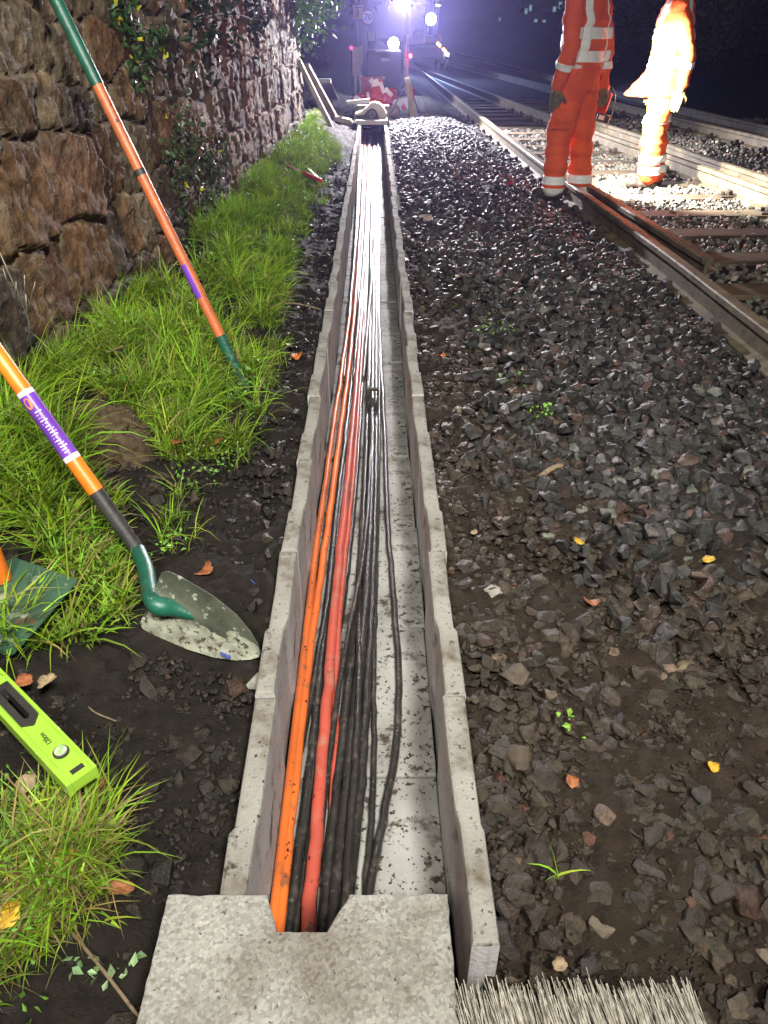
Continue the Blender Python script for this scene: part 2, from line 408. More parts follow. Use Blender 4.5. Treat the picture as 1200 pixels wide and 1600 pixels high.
def gz(x, y):
    """ground level"""
    x = np.asarray(x, float); y = np.asarray(y, float)
    z = np.full(np.broadcast(x, y).shape, -0.055)
    l = -0.06 + 0.02 * sstep(-0.35, -0.5, x) + 0.15 * sstep(-0.42, -1.05, x)
    rx = rail_x(y)
    d = x - rx
    r = -0.075 + 0.055 * sstep(0.25, 0.8, x)
    r = np.where(d > -0.75, -0.02 - 0.13 * sstep(-0.65, -0.16, d), r)
    r = np.where(d > -0.1, -0.175, r)
    r = r + 0.03 * sstep(7, 9, x) + 4.5 * sstep(10, 22, x)
    z = np.where(x < 0, l, r)
    # beyond the retaining wall's end the left side climbs a little
    z = z + np.where((x < -1.5), 2.2 * sstep(-2.2, -9, x) * sstep(11, 16, y), 0)
    return z

# ground sheet -------------------------------------------------------
def axis(parts):
    out = []
    for a, b, s in parts:
        out.append(np.arange(a, b, s))
    return np.unique(np.round(np.concatenate(out), 4))
gx = axis([(-160, -20, 12), (-20, -4, 1.0), (-4, -1.5, 0.15), (-1.5, 0.9, 0.0115), (0.9, 2.1, 0.022), (2.1, 8, 0.08), (8, 24, 0.6), (24, 170, 12)])
gy = axis([(-25, -2, 3), (-2, 0.3, 0.12), (0.3, 3.2, 0.0115), (3.2, 6.5, 0.022), (6.5, 15, 0.06), (15, 40, 0.5), (40, 240, 8)])
GX, GY = np.meshgrid(gx, gy)
Zb = gz(GX, GY)
fade = 1 - sstep(12, 40, GY)
lump = fbm(GX * 5, GY * 5, 1, 3) * 0.07 + fbm(GX * 19, GY * 19, 2, 4) * 0.05 + np.abs(fbm(GX * 42, GY * 42, 3, 3)) * 0.028
amp = np.where(GX < -0.2, 1.0, np.where(GX > 0.1, 0.75, 0.7)) * np.where(GX > rail_x(GY) - 0.1, 0.5, 1)
Z = Zb + lump * amp * fade
Z = np.where((GX > -0.2) & (GX < 0.9), Z - 0.01, Z)
trench = (GX > -0.237) & (GX < 0.158) & (GY > 0.35) & (GY < 14.3)
Z = np.where(trench, -0.42, Z)
Z = np.where((GX > 0.1) & (GX < 0.26) & (GY < 0.56) & (GY > 0.2), Z - 0.05, Z)
V = np.stack([GX, GY, Z], -1).reshape(-1, 3)
ny, nx = GX.shape
I = np.arange(ny * nx).reshape(ny, nx)
F = np.stack([I[:-1, :-1], I[:-1, 1:], I[1:, 1:], I[1:, :-1]], -1).reshape(-1, 4)
me = arrays_mesh('ground', V, F)
n1 = fbm(GX * 2.2, GY * 2.2, 11, 4) + 0.5; n2 = fbm(GX * 14, GY * 14, 12, 3) + 0.5
brown = np.stack([0.026 + 0.019 * n1, 0.018 + 0.013 * n1, 0.0125 + 0.009 * n1], -1)
black = np.stack([0.011 + 0.014 * n1, 0.009 + 0.010 * n1, 0.0075 + 0.008 * n1], -1)
grav = np.stack([0.014 + 0.016 * n2] * 3, -1) * np.array([1, 0.97, 0.95])
wl = sstep(-0.3, -0.1, GX)[..., None]
wg = (sstep(0.45, 0.9, GX + 0.3 * (n1 - 0.5)) * sstep(1.2, 2.2, GY))[..., None]
Cg = black * (1 - wl) + brown * wl
Cg = Cg * (1 - wg) + grav * wg
Cg *= (0.7 + 0.6 * n2)[..., None]
veg = sstep(8.5, 11, np.abs(GX - 1.0))[..., None]
Cg = Cg * (1 - veg) + np.array([0.05, 0.042, 0.028]) * veg * (0.6 + 0.8 * n1)[..., None]
set_tint(me, Cg.reshape(-1, 3))
g = link('ground', me, M['ground'], None, True)
tag(g, kind='structure')

# ------------------------------------------------------------------ loose stones
def rock_variants(n, flat, hi=False):
    out = []
    for k in range(n):
        bm = bmesh.new()
        for j in range(13):
            d = Vector((random.gauss(0, 1), random.gauss(0, 1), random.gauss(0, 1))).normalized()
            r = random.uniform(0.75, 1.0)
            bm.verts.new((d.x * r, d.y * r * random.uniform(0.7, 0.85), d.z * r * flat))
        q = bmesh.ops.convex_hull(bm, input=bm.verts)
        bmesh.ops.delete(bm, geom=[e for e in q['geom_interior'] if isinstance(e, bmesh.types.BMVert)], context='VERTS')
        if hi:
            bmesh.ops.bevel(bm, geom=bm.edges[:], offset=0.07, segments=1, profile=0.5, affect='EDGES', clamp_overlap=True)
            bmesh.ops.triangulate(bm, faces=bm.faces)
            bmesh.ops.subdivide_edges(bm, edges=[e for e in bm.edges if e.calc_length() > 0.35], cuts=1)
            for v in bm.verts:
                q_ = v.co * 2.3
                v.co *= 1 + 0.16 * float(fbm(q_.x + k * 7 + q_.z, q_.y + 0.7 * q_.z, 90, 3))
        bmesh.ops.triangulate(bm, faces=bm.faces)
        bm.verts.index_update()
        out.append((np.array([v.co[:] for v in bm.verts]), np.array([[v.index for v in f.verts] for f in bm.faces])))
        bm.free()
    return out
ROCKS = rock_variants(26, 0.62)
ROCKS_HI = rock_variants(26, 0.55, True)
def scatter_rocks(name, P, S, Cc, sink=0.25, tilt=0.6, level=None, hi=False):
    RK = ROCKS_HI if hi else ROCKS
    """P (n,2) places, S sizes, Cc colours -> one mesh"""
    vs, fs, cs, base = [], [], [], 0
    zz = gz(P[:, 0], P[:, 1]) if level is None else np.full(len(P), level)
    kinds = RNG.integers(0, len(RK), len(P))
    for k, (rv, rf) in enumerate(RK):
        ids = np.where(kinds == k)[0]
        if not len(ids): continue
        n = len(ids)
        a, b, c = RNG.uniform(0, 6.28, n), RNG.normal(0, tilt, n), RNG.normal(0, tilt, n)
        ca, sa, cb, sb, cc, sc_ = np.cos(a), np.sin(a), np.cos(b), np.sin(b), np.cos(c), np.sin(c)
        Rz = np.zeros((n, 3, 3)); Rz[:, 0, 0] = ca; Rz[:, 0, 1] = -sa; Rz[:, 1, 0] = sa; Rz[:, 1, 1] = ca; Rz[:, 2, 2] = 1
        Rx = np.zeros((n, 3, 3)); Rx[:, 0, 0] = 1; Rx[:, 1, 1] = cb; Rx[:, 1, 2] = -sb; Rx[:, 2, 1] = sb; Rx[:, 2, 2] = cb
        Ry = np.zeros((n, 3, 3)); Ry[:, 1, 1] = 1; Ry[:, 0, 0] = cc; Ry[:, 0, 2] = sc_; Ry[:, 2, 0] = -sc_; Ry[:, 2, 2] = cc
        Q = np.einsum('nij,njk,nkl->nil', Rx, Ry, Rz)
        v = np.einsum('nij,vj->nvi', Q, rv) * S[ids][:, None, None]
        v[:, :, 0] += P[ids, 0][:, None]; v[:, :, 1] += P[ids, 1][:, None]
        v[:, :, 2] += (zz[ids] + S[ids] * (0.45 - sink) + RNG.uniform(-0.2, 0.35, n) * S[ids])[:, None]
        vs.append(v.reshape(-1, 3))
        fs.append((rf[None] + (base + np.arange(n) * len(rv))[:, None, None]).reshape(-1, 3))
        cs.append(np.repeat(Cc[ids], len(rv), 0))
        base += n * len(rv)
    me = arrays_mesh(name, np.concatenate(vs), np.concatenate(fs))
    set_tint(me, np.concatenate(cs))
    return link(name, me, M['stone'])
def pick(n, x0, x1, y0, y1, ypow=1.0):
    u = RNG.uniform(0, 1, n) ** ypow
    return np.stack([RNG.uniform(x0, x1, n), y0 + (y1 - y0) * u], -1)
def stone_cols(n, base, var, pink=0.05, pale=0.05):
    b = np.array(base)[None] * RNG.uniform(1 - var, 1 + var, (n, 1)) * RNG.uniform(0.93, 1.07, (n, 3))
    q = RNG.uniform(0, 1, n)
    b[q < pink] = b[q < pink] * np.array([1.9, 1.15, 1.0])
    b[q > 1 - pale] = b[q > 1 - pale] * 3.2
    return b
# clean grey ballast on the cess
P = np.concatenate([pick(9000, 0.28, 2.1, 1.1, 5.2), pick(9500, 0.22, 2.1, 5.0, 13.5)])
rx = rail_x(P[:, 1])
dens = sstep(0.3, 0.8, P[:, 0] + 0.35 * fbm(P[:, 0] * 2, P[:, 1] * 2, 21)) * sstep(1.1, 1.9, P[:, 1] + 0.5 * fbm(P[:, 0] * 2, P[:, 1] * 2, 22))
dens = np.maximum(dens, sstep(3.4, 6, P[:, 1]))
keep = (RNG.uniform(0, 1, len(P)) < dens) & (P[:, 0] < rx - 0.10)
P = P[keep]
S = RNG.uniform(0.018, 0.047, len(P)) * np.where(P[:, 1] > 5, 0.9, 1.0)
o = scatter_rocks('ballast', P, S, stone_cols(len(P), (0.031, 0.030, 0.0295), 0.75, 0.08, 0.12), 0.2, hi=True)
tag(o, 'loose grey crushed stone between the cable trough and the near rail', 'ballast', kind='stuff')
# soil-coated stones by the trough
P = np.concatenate([pick(14000, 0.19, 1.9, 0.42, 2.3), pick(5500, 0.19, 0.75, 1.6, 6)])
keep = RNG.uniform(0, 1, len(P)) < 0.35 + 0.65 * sstep(0.35, 0.55, fbm(P[:, 0] * 3, P[:, 1] * 3, 31) + 0.5)
P = P[keep]
S = RNG.uniform(0.008, 0.045, len(P)) ** 1.0
S = np.where(RNG.uniform(0, 1, len(P)) < 0.66, S * 0.45, S * 0.92)
o = scatter_rocks('soil_stones', P, S, stone_cols(len(P), (0.040, 0.030, 0.022), 0.42, 0.01, 0.02), 0.60, 0.3, hi=True)
tag(o, 'earth coated stones half sunk in brown soil right of the trough', 'stones', kind='stuff')
P = np.concatenate([pick(15000, 0.19, 1.7, 0.42, 2.4, 1.2), pick(5000, 0.19, 0.8, 1.6, 5)])
P = P[RNG.uniform(0, 1, len(P)) < 0.2 + 0.8 * sstep(0.4, 0.6, fbm(P[:, 0] * 5, P[:, 1] * 5, 35) + 0.5)]
o = scatter_rocks('soil_crumbs', P, RNG.uniform(0.002, 0.007, len(P)), stone_cols(len(P), (0.028, 0.020, 0.014), 0.5, 0.0, 0.01), 0.1, 0.6)
tag(o, 'small crumbs of brown soil right of the trough', 'soil', kind='stuff')
# ballast between and beyond the rails
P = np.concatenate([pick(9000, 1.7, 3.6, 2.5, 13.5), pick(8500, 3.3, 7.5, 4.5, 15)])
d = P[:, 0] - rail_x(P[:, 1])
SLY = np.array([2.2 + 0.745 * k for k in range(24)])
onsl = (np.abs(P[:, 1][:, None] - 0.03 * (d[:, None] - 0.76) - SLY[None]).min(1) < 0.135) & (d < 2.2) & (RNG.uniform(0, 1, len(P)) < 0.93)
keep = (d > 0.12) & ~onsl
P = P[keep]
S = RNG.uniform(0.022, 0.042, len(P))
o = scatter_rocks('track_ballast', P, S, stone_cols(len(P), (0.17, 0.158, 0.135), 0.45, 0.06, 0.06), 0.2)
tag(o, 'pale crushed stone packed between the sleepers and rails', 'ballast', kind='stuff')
# clods and stones in the black soil left of the trough
P = np.concatenate([pick(14000, -0.95, -0.27, 0.4, 9, 1.7), pick(900, -0.26, -0.24, 0.6, 6)])
P = P[~inpoly(P, np.array([[at(x, y, -0.03).x, at(x, y, -0.03).y] for x, y in [(210, 850), (300, 860), (425, 985), (425, 1050), (205, 1010)]]))]
S = RNG.uniform(0.004, 0.013, len(P)); S = np.where(RNG.uniform(0, 1, len(P)) < 0.07, S * 3.2, S)
o = scatter_rocks('soil_clods', P, S, stone_cols(len(P), (0.019, 0.0145, 0.011), 0.5, 0.02, 0.035), 0.35)
tag(o, 'dark clods and small stones on the black soil left of the trough', 'soil', kind='stuff')

# ------------------------------------------------------------------ concrete trough
ORD = ['first', 'second', 'third', 'fourth', 'fifth', 'sixth', 'seventh', 'eighth', 'ninth', 'tenth', 'eleventh', 'twelfth',
       'thirteenth', 'fourteenth', 'fifteenth', 'sixteenth', 'seventeenth', 'eighteenth', 'nineteenth', 'twentieth',
       'twenty-first', 'twenty-second', 'twenty-third', 'twenty-fourth', 'twenty-fifth', 'twenty-sixth', 'last']
XL0, XL1, XR0, XR1 = -0.253, -0.209, 0.131, 0.175
PIT = 0.503
Y0 = 0.572
NU = 27
for i in range(NU):
    y0 = Y0 + i * PIT
    jit = lambda s: random.uniform(-s, s)
    root = empty('trough_unit', (0, y0, 0), 0, f'grey concrete cable trough unit, {ORD[i]} of the row counting from the notched slab', 'cable trough', 'concrete trough units laid end to end')
    root.location.x = jit(0.004); root.location.z = jit(0.004); root.rotation_euler.z = jit(0.006)
    L = PIT - 0.003
    bm = bmesh.new()
    bm_box(bm, (XR0 - XL1, L, 0.06), ((XR0 + XL1) / 2, L / 2, -0.30), bev=0.005)
    bm_obj('floor_slab', bm, M['floor'], root)
    for side in (0, 1):
        q = lambda: jit(0.0018)
        if side == 0:
            xo, xi, sg = XL0, XL1, -1
        else:
            xo, xi, sg = XR1, XR0, 1
        # plan: a wide socket near, then a neck that widens again towards the far joint
        out_ = [(0, 0.0055), (0.19, 0.0065), (0.203, 0.000), (0.34, 0.001), (L, 0.004)]
        in_ = [(L, 0.002), (0.34, 0.0), (0.235, 0.001), (0.20, 0.006), (0.03, 0.007), (0, 0.005)]
        poly = [(xo + sg * (a + q()), y) for y, a in out_] + [(xi + sg * (a + q()), y) for y, a in in_]
        bm = bmesh.new()
        bm_prism(bm, poly, -0.325, jit(0.003), 0.007)
        o = bm_obj('side_wall', bm, [M['concrete_in'], M['concrete']], root)
        for f in o.data.polygons:
            f.material_index = 1 if f.center.z > -0.012 else 0

def slab(name, sx, sy, th, notch, loc, rz, label, m, rx=0):
    # origin at the middle of the far edge, the slab runs towards -y
    root = None
    bm = bmesh.new()
    poly = [(-sx / 2, -sy), (sx / 2, -sy), (sx / 2, 0)]
    if notch:
        a, b, c, d, dep = notch
        poly += [(d, 0), (c, -dep), (b, -dep), (a, 0)]
    poly += [(-sx / 2, 0)]
    fine = []
    for a_, b_ in zip(poly, poly[1:] + poly[:1]):
        n_ = max(1, int(math.dist(a_, b_) / 0.012))
        for k in range(n_):
            t_q = k / n_; j_ = 0.0 if k == 0 else random.gauss(0, 0.0009) - (random.random() < 0.05) * 0.0
            dx_, dy_ = (b_[0] - a_[0]) / math.dist(a_, b_), (b_[1] - a_[1]) / math.dist(a_, b_)
            fine.append((a_[0] + (b_[0] - a_[0]) * t_q - dy_ * j_, a_[1] + (b_[1] - a_[1]) * t_q + dx_ * j_))
    bm_prism(bm, fine, -th, 0, 0.0035)
    o = bm_obj(name, bm, m)
    o.location = loc; o.rotation_euler = (rx, 0, rz)
    tag(o, label, 'slab', kind='thing')
    return o
pl, pr = at(262, 1397, 0.062), at(700, 1396, 0.062)
mid = (pl + pr) / 2
wS = (pr - pl).length
def sx_(px): return at(px, 1397, 0.062).x - mid.x
slab('cover_slab', wS, 0.5, 0.056, (sx_(418), sx_(440), sx_(514), sx_(546), mid.y - at(480, 1455, 0.062).y), mid, math.atan2(pr.y - pl.y, pr.x - pl.x),
     'pitted grey concrete cover slab with a cable notch, in the foreground across the trough', M['slab'])
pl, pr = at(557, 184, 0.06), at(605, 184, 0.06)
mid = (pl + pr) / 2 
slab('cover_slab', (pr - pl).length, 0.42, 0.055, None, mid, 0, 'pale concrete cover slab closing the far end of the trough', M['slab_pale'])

for k, word in enumerate(('next', 'second', 'third', 'last')):  # extra slabs added to keep lamp light out of the trough end
    slab('cover_slab', 0.40, 0.40, 0.045, None, Vector((mid.x, mid.y + 0.41 * (k + 1), 0.05)), 0, f'added shading slab behind the cream machine, {word} beyond the pale far slab', M['slab'])
# ------------------------------------------------------------------ cables
FLOORZ = -0.27
def cable(pts, r, m, label, lift=0.0, wob=0.0016):
    if m is M['cable_black']: r *= 0.82
    P = [at(x, y, FLOORZ + r + lift + (l if l else 0)) for x, y, *rest in pts for l in [rest[0] if rest else 0]]
    P = [P[0] + (P[0] - P[1]).normalized() * 0.45] + P + [P[-1] + Vector((0.0, 3.0, -0.0))]
    S_ = spline(P, 8)
    S_ = [p + Vector((random.gauss(0, wob), 0, abs(random.gauss(0, wob * 0.6)))) * (0.35 if i % 3 else 1) for i, p in enumerate(S_)]
    S_ = [Vector((min(max(p.x, XL1 + r + 0.002), XR0 - r - 0.002), p.y, p.z)) for p in S_]
    bm = bmesh.new()
    bm_tube(bm, S_, r, 10)
    o = bm_obj('cable', bm, m, None, True)
    tag(o, label, 'cable', 'cables lying along the trough')
    return o
cable([(424, 1400), (447, 1200), (472, 1000), (499, 820), (519, 680), (537, 560), (551, 450), (560, 330), (565, 245)], 0.0105, M['cable_orange'], 'slim dull orange cable against the left wall of the trough', 0.03)
cable([(439, 1420), (463, 1200), (487, 1000), (513, 820), (531, 680), (547, 560), (557, 450), (565, 330), (569, 245)], 0.0115, M['cable_orange'], 'bright orange cable just right of the slim orange one', 0.022)
cable([(482, 1450), (502, 1200), (519, 1000), (536, 820), (550, 680), (560, 560), (567, 450), (572, 330), (575, 245)], 0.0145, M['cable_red'], 'thick smooth red cable in the middle of the notch', 0.016)
cable([(520, 1300, -0.015), (527, 1000), (547, 800), (557, 680), (565, 560), (570, 450), (576, 330), (578, 245)], 0.009, M['cable_red'], 'thin dusty red cable emerging beside the thick red one', 0.016)
cable([(455, 1420), (490, 1150), (507, 980), (524, 820), (540, 680), (553, 560), (561, 450), (569, 330), (572, 245)], 0.013, M['cable_black'], 'black cable squeezed between the orange and red cables')
cable([(466, 1430), (492, 1250), (513, 1000), (530, 800), (543, 680), (556, 560), (564, 450), (571, 330), (574, 245)], 0.010, M['cable_black'], 'black cable along the left side of the red cable')
cable([(505, 1440), (530, 1200), (552, 1000), (566, 830), (573, 680), (577, 560), (579, 450), (581, 330), (583, 245)], 0.014, M['cable_black'], 'black cable just right of the thick red cable', 0.006)
cable([(522, 1420), (545, 1200), (566, 1000), (578, 830), (582, 680), (583, 560), (584, 450), (584, 330), (585, 245)], 0.016, M['cable_black'], 'thickest black cable, right of the red cable in the notch', 0.012)
cable([(545, 1400), (565, 1200), (578, 1000), (585, 830), (588, 680), (588, 560), (588, 450), (588, 330), (588, 245)], 0.015, M['cable_black'], 'black cable on the right edge of the main bundle')
cable([(572, 1400), (584, 1200), (584, 1030), (588, 870), (592, 700), (592, 560), (590, 450), (590, 330), (590, 245)], 0.009, M['cable_black'], 'thin black cable on the bare floor beside the bundle')
cable([(578, 1395, 0.012), (600, 1270), (617, 1180), (623, 1070), (617, 960), (606, 830), (602, 700), (597, 600), (592, 470), (593, 330), (594, 245)], 0.0115, M['cable_black'], 'black cable bowing out over the bare trough floor')
cable([(500, 1150), (530, 980), (546, 860), (560, 700), (568, 560), (573, 450), (577, 330), (580, 245)], 0.012, M['cable_black'], 'muddy black cable under the bundle next to the red cables', 0.0)
cable([(430, 1430), (455, 1250), (500, 1010, 0.01), (520, 880), (538, 740), (549, 600), (558, 470), (568, 330), (571, 245)], 0.010, M['cable_black'], 'thin black cable slipping under the orange pair from the left', 0.0)
cable([(488, 1440, 0.0), (512, 1200, 0.012), (541, 1010, 0.028), (570, 850, 0.03), (580, 700, 0.01), (585, 560), (586, 450), (587, 330), (588, 245)], 0.009, M['cable_black'], 'thin black cable crossing over the bundle from left to right', 0.012)
cable([(536, 1430, 0.02), (552, 1240, 0.03), (560, 1080, 0.02), (562, 930), (568, 800), (574, 660), (579, 540), (583, 430), (586, 330), (587, 245)], 0.010, M['cable_black'], 'dusty black cable riding on top of the main bundle', 0.014)
# upper layer of the far bundle
for px, lab in ((556, 'grey dusted cable on top of the far bundle, nearest the left wall'), (571, 'grey dusted cable on top of the far bundle, above the red cables'),
                (586, 'grey dusted cable on top of the far bundle, at its right edge')):
    cable([(px - 14, 540, -0.02), (px - 8, 470), (px - 2, 400), (px + 2, 330), (px + 5, 245)], 0.013, M['cable_black'], lab, 0.035)
# clip over the black cables and debris in the trough
c = at(583, 608, -0.215)
bm = bmesh.new(); bm_box(bm, (0.05, 0.022, 0.014), (0, 0, 0), bev=0.004); bm_box(bm, (0.012, 0.02, 0.03), (0.022, 0, -0.014), bev=0.003); bm_box(bm, (0.012, 0.02, 0.03), (-0.022, 0, -0.014), bev=0.003)
o = bm_obj('cable_clip', bm, M['chair']); o.location = c
tag(o, 'small dark clip gripping the black cables in mid trough', 'clip')

# ------------------------------------------------------------------ rails, sleepers
def rail(name, line, label, z=0.0, wide=1.0):
    root = empty(name, line[0], 0, label, 'rail')
    S_ = spline(line, 10)
    hw, hh = 0.035 * wide, 0.159
    prof = [(-0.07, -hh), (0.07, -hh), (0.07, -hh + 0.012), (0.011, -hh + 0.03), (0.010, -0.048), (hw, -0.036), (hw, -0.007), (hw - 0.008, 0), (-hw + 0.008, 0), (-hw, -0.007), (-hw, -0.036), (-0.010, -0.048), (-0.011, -hh + 0.03), (-0.07, -hh + 0.012)]
    bm = bmesh.new()
    rings = []
    for i, p in enumerate(S_):
        d = (S_[min(i + 1, len(S_) - 1)] - S_[max(i - 1, 0)]); d.z = 0; d.normalize()
        n = Vector((d.y, -d.x, 0))
        rings.append([bm.verts.new(p - Vector(line[0]) + n * a + Vector((0, 0, b + z))) for a, b in prof])
    k = len(prof)
    for i in range(len(rings) - 1):
        for j in range(k):
            f = bm.faces.new((rings[i][j], rings[i][(j + 1) % k], rings[i + 1][(j + 1) % k], rings[i + 1][j]))
            f.material_index = 1 if j in (6, 7, 8) else 0
    bm.faces.new(rings[0][::-1]); bm.faces.new(rings[-1])
    bm_obj('rail_bar', bm, [M['rail'], M['rail_top']], root)
    return root, S_
ra, SA = rail('rail', RAIL_A, 'worn near running rail crossing from the right edge toward the lamp pole')
chk = pxline([(1107, 401), (1054, 369), (1000, 336), (955, 308), (917, 285), (895, 270)])
chk = [Vector((p.x, p.y, 0)) for p in chk]
rail('check_rail', chk, 'short rusty check rail ending beside the near running rail', -0.004)
RB = extend(pxline([(1230, 305), (1080, 253), (1030, 236), (974, 219), (917, 199), (748, 139), (680, 114)]), 2.5, 12)
rb, SB = rail('rail', RB, 'lit running rail passing behind the two workers')
RCk = extend(pxline([(1260, 297), (1200, 275), (1100, 243), (1030, 219), (916, 184)]), 2, 0.4)
rail('check_rail', RCk, 'brightly lit check rail beyond the right worker', -0.004)
RE = extend(pxline([(1200, 215), (1053, 181), (836, 128), (753, 108), (698, 95)]), 5, 20)
re_, SE = rail('rail', RE, 'yellowish rail with a row of bolts on the second track')
RD = extend(pxline([(1200, 196), (1053, 163), (861, 117), (773, 96)]), 5, 20)
rail('rail', RD, 'farthest rail, gleaming bluish under the dark bank')
def chairs(root, S_, ys, side):
    base = Vector(root.location)
    for y in ys:
        p = min(S_, key=lambda q: abs(q.y - y)).copy(); 
        k = min(range(len(S_) - 1), key=lambda q: abs((S_[q].y + S_[q + 1].y) / 2 - y))
        a, b = S_[k], S_[k + 1]
        t = (y - a.y) / (b.y - a.y) if abs(b.y - a.y) > 1e-6 else 0
        p = a.lerp(b, min(max(t, 0), 1))
        bm = bmesh.new()
        bm_box(bm, (0.36, 0.16, 0.03), (0, 0, -0.150), bev=0.006)
        for s in (-1, 1):
            bm_box(bm, (0.045, 0.08, 0.07), (s * 0.08, 0, -0.125), Euler((0, s * 0.3, 0)), 0.008)
            bm_tube(bm, [(s * 0.145, 0.0, -0.14), (s * 0.145, 0, -0.105)], 0.02, 6)
        o = bm_obj('rail_chair', bm, M['chair'], root)
        o.location = p - base
SLY = [2.2 + 0.745 * k for k in range(24)]
chairs(ra, SA, SLY[:18], 1)
chairs(rb, SB, [y for y in SLY[5:20]], 1)
chairs(re_, SE, [9 + 0.75 * k for k in range(10)], 1)
bm = bmesh.new(); bm_box(bm, (2.62, 0.25, 0.13), (0, 0, 0), bev=0.008)
bmesh.ops.subdivide_edges(bm, edges=[e for e in bm.edges if e.calc_length() > 1], cuts=40)
for v in bm.verts:
    v.co.y += 0.012 * (vnoise(v.co.x * 4, v.co.z * 9, 3) - 0.5) ; v.co.z += 0.008 * (vnoise(v.co.x * 7, v.co.y * 30, 4) - 0.5)
sl0 = bm_obj('sleeper', bm, M['sleeper'])
for k, y in enumerate(SLY):
    o = sl0 if k == 0 else sl0.copy()
    if k: COL.objects.link(o)
    xa = float(rail_x(y))
    o.location = (xa + 0.76, y, -0.214 + random.uniform(-0.004, 0.006)); o.rotation_euler = (0, 0, 0.03 + random.uniform(-0.01, 0.01))
    tag(o, f'weathered timber sleeper under the near track, {ORD[k]} of the row from the near end', 'sleeper', 'timber sleepers of the near track')

# crumbs of soil fallen on the trough floor
P = np.concatenate([pick(1500, 0.0, 0.125, 0.7, 9), pick(500, -0.2, 0.12, 0.6, 6)])
keep = RNG.uniform(0, 1, len(P)) < 0.25 + 0.75 * sstep(0.5, 0.65, fbm(P[:, 0] * 9, P[:, 1] * 5, 33) + 0.5)
P = P[keep]; S = RNG.uniform(0.001, 0.0045, len(P))
o = scatter_rocks('soil_crumbs', P, S, stone_cols(len(P), (0.03, 0.022, 0.016), 0.5, 0, 0), 0.3, 0.6, -0.27)
tag(o, 'crumbs of dark soil spilled on the trough floor', 'soil', kind='stuff')

# ------------------------------------------------------------------ rubble wall
YA, YB, HT, RET = -1.2, 11.25, 2.7, 0.7
ss = np.concatenate([np.arange(YA, 0.8, 0.05), np.arange(0.8, 4.5, 0.013), np.arange(4.5, YB, 0.028), np.arange(YB, YB + RET, 0.03)])
tt = np.concatenate([np.arange(-0.25, 1.75, 0.0135), np.arange(1.75, HT, 0.06)])
SS, TT = np.meshgrid(ss, tt)
ws = SS + fbm(SS * 3, TT * 3, 41, 3) * 0.15; wt = TT + fbm(SS * 3 + 9, TT * 3, 42, 3) * 0.12
seeds = []
t = -0.3
while t < HT + 0.3:
    h = random.uniform(0.18, 0.34)
    s = YA - 0.3 + random.uniform(0, 0.3)
    while s < YB + RET + 0.4:
        wd = random.uniform(0.17, 0.46)
        seeds.append((s + wd / 2, t + h / 2 + random.uniform(-0.05, 0.05), wd, h)); s += wd
    t += h
seeds = np.array(seeds)
d1 = np.full(SS.shape, 9.0); d2 = np.full(SS.shape, 9.0); idx = np.zeros(SS.shape, int)
for k, (s, t, wd, h) in enumerate(seeds):
    c0, c1 = np.searchsorted(ss, s - 1.0), np.searchsorted(ss, s + 1.0)
    r0, r1 = np.searchsorted(tt, t - 0.8), np.searchsorted(tt, t + 0.8)
    if c1 <= c0 or r1 <= r0: continue
    sl = (slice(r0, r1), slice(c0, c1))
    dx = np.abs(ws[sl] - s) / (wd * 0.5); dy = np.abs(wt[sl] - t) / (h * 0.5)
    d = (dx ** 3 + dy ** 3) ** (1 / 3)
    b = d < d1[sl]
    d2[sl] = np.where(b, d1[sl], np.minimum(d2[sl], d))
    idx[sl] = np.where(b, k, idx[sl]); d1[sl] = np.where(b, d, d1[sl])
edge = np.clip(d2 - d1, 0, 1)
face = sstep(0.05, 0.20, edge)
rs = RNG.uniform(0, 1, (len(seeds), 4))
ridge = np.abs(fbm(SS * 24 + 6 * fbm(SS * 4, TT * 4, 50, 2), TT * 5, 51, 4))
disp = face * (0.020 + 0.028 * rs[idx, 0]) + face * ((SS - seeds[idx, 0]) * (rs[idx, 1] - 0.5) * 0.10 + (TT - seeds[idx, 1]) * (rs[idx, 2] - 0.5) * 0.12) + \
    fbm(SS * 12, TT * 12, 43, 4) * 0.035 - ridge * 0.042 * (0.35 + 0.65 * face) + fbm(SS * 45, TT * 30, 47, 2) * 0.022
on = SS <= YB
px_ = np.where(on, WALLX(SS) - 0.05 * (TT / HT), WALLX(YB) - (SS - YB) - 0.05 * (TT / HT))
py_ = np.where(on, SS, YB)
nxv = np.where(on, 1.0, 0.0); nyv = np.where(on, 0.0, 1.0)
V = np.stack([px_ + nxv * disp, py_ + nyv * disp, TT], -1).reshape(-1, 3)
ny, nx = SS.shape; I = np.arange(ny * nx).reshape(ny, nx)
F = np.stack([I[:-1, :-1], I[:-1, 1:], I[1:, 1:], I[1:, :-1]], -1).reshape(-1, 4)
# top and back close it
me = arrays_mesh('stone_wall', V, F)
pal = np.array([(0.17, 0.105, 0.062), (0.22, 0.15, 0.09), (0.10, 0.072, 0.052), (0.20, 0.165, 0.12), (0.14, 0.085, 0.06), (0.085, 0.07, 0.06), (0.24, 0.20, 0.15)])
cst = pal[(rs[:, 3] * len(pal)).astype(int) % len(pal)]
Cw = cst[idx] * (0.55 + 0.8 * rs[idx, 1])[..., None] * (0.65 + 0.8 * (fbm(SS * 6, TT * 6, 44, 4) + 0.5))[..., None]
red = (sstep(3.5, 5.2, SS) * (1 - sstep(6.8, 8.0, SS)) * 0.6 * (fbm(SS * 1.5, TT * 1.5, 48, 2) + 0.5))[..., None]
Cw = Cw * (1 - red) + Cw * np.array([1.35, 0.85, 0.75]) * red
mort = np.array([0.36, 0.32, 0.255])[None, None] * (0.55 + 0.8 * (fbm(SS * 9, TT * 9, 45, 3) + 0.5))[..., None]
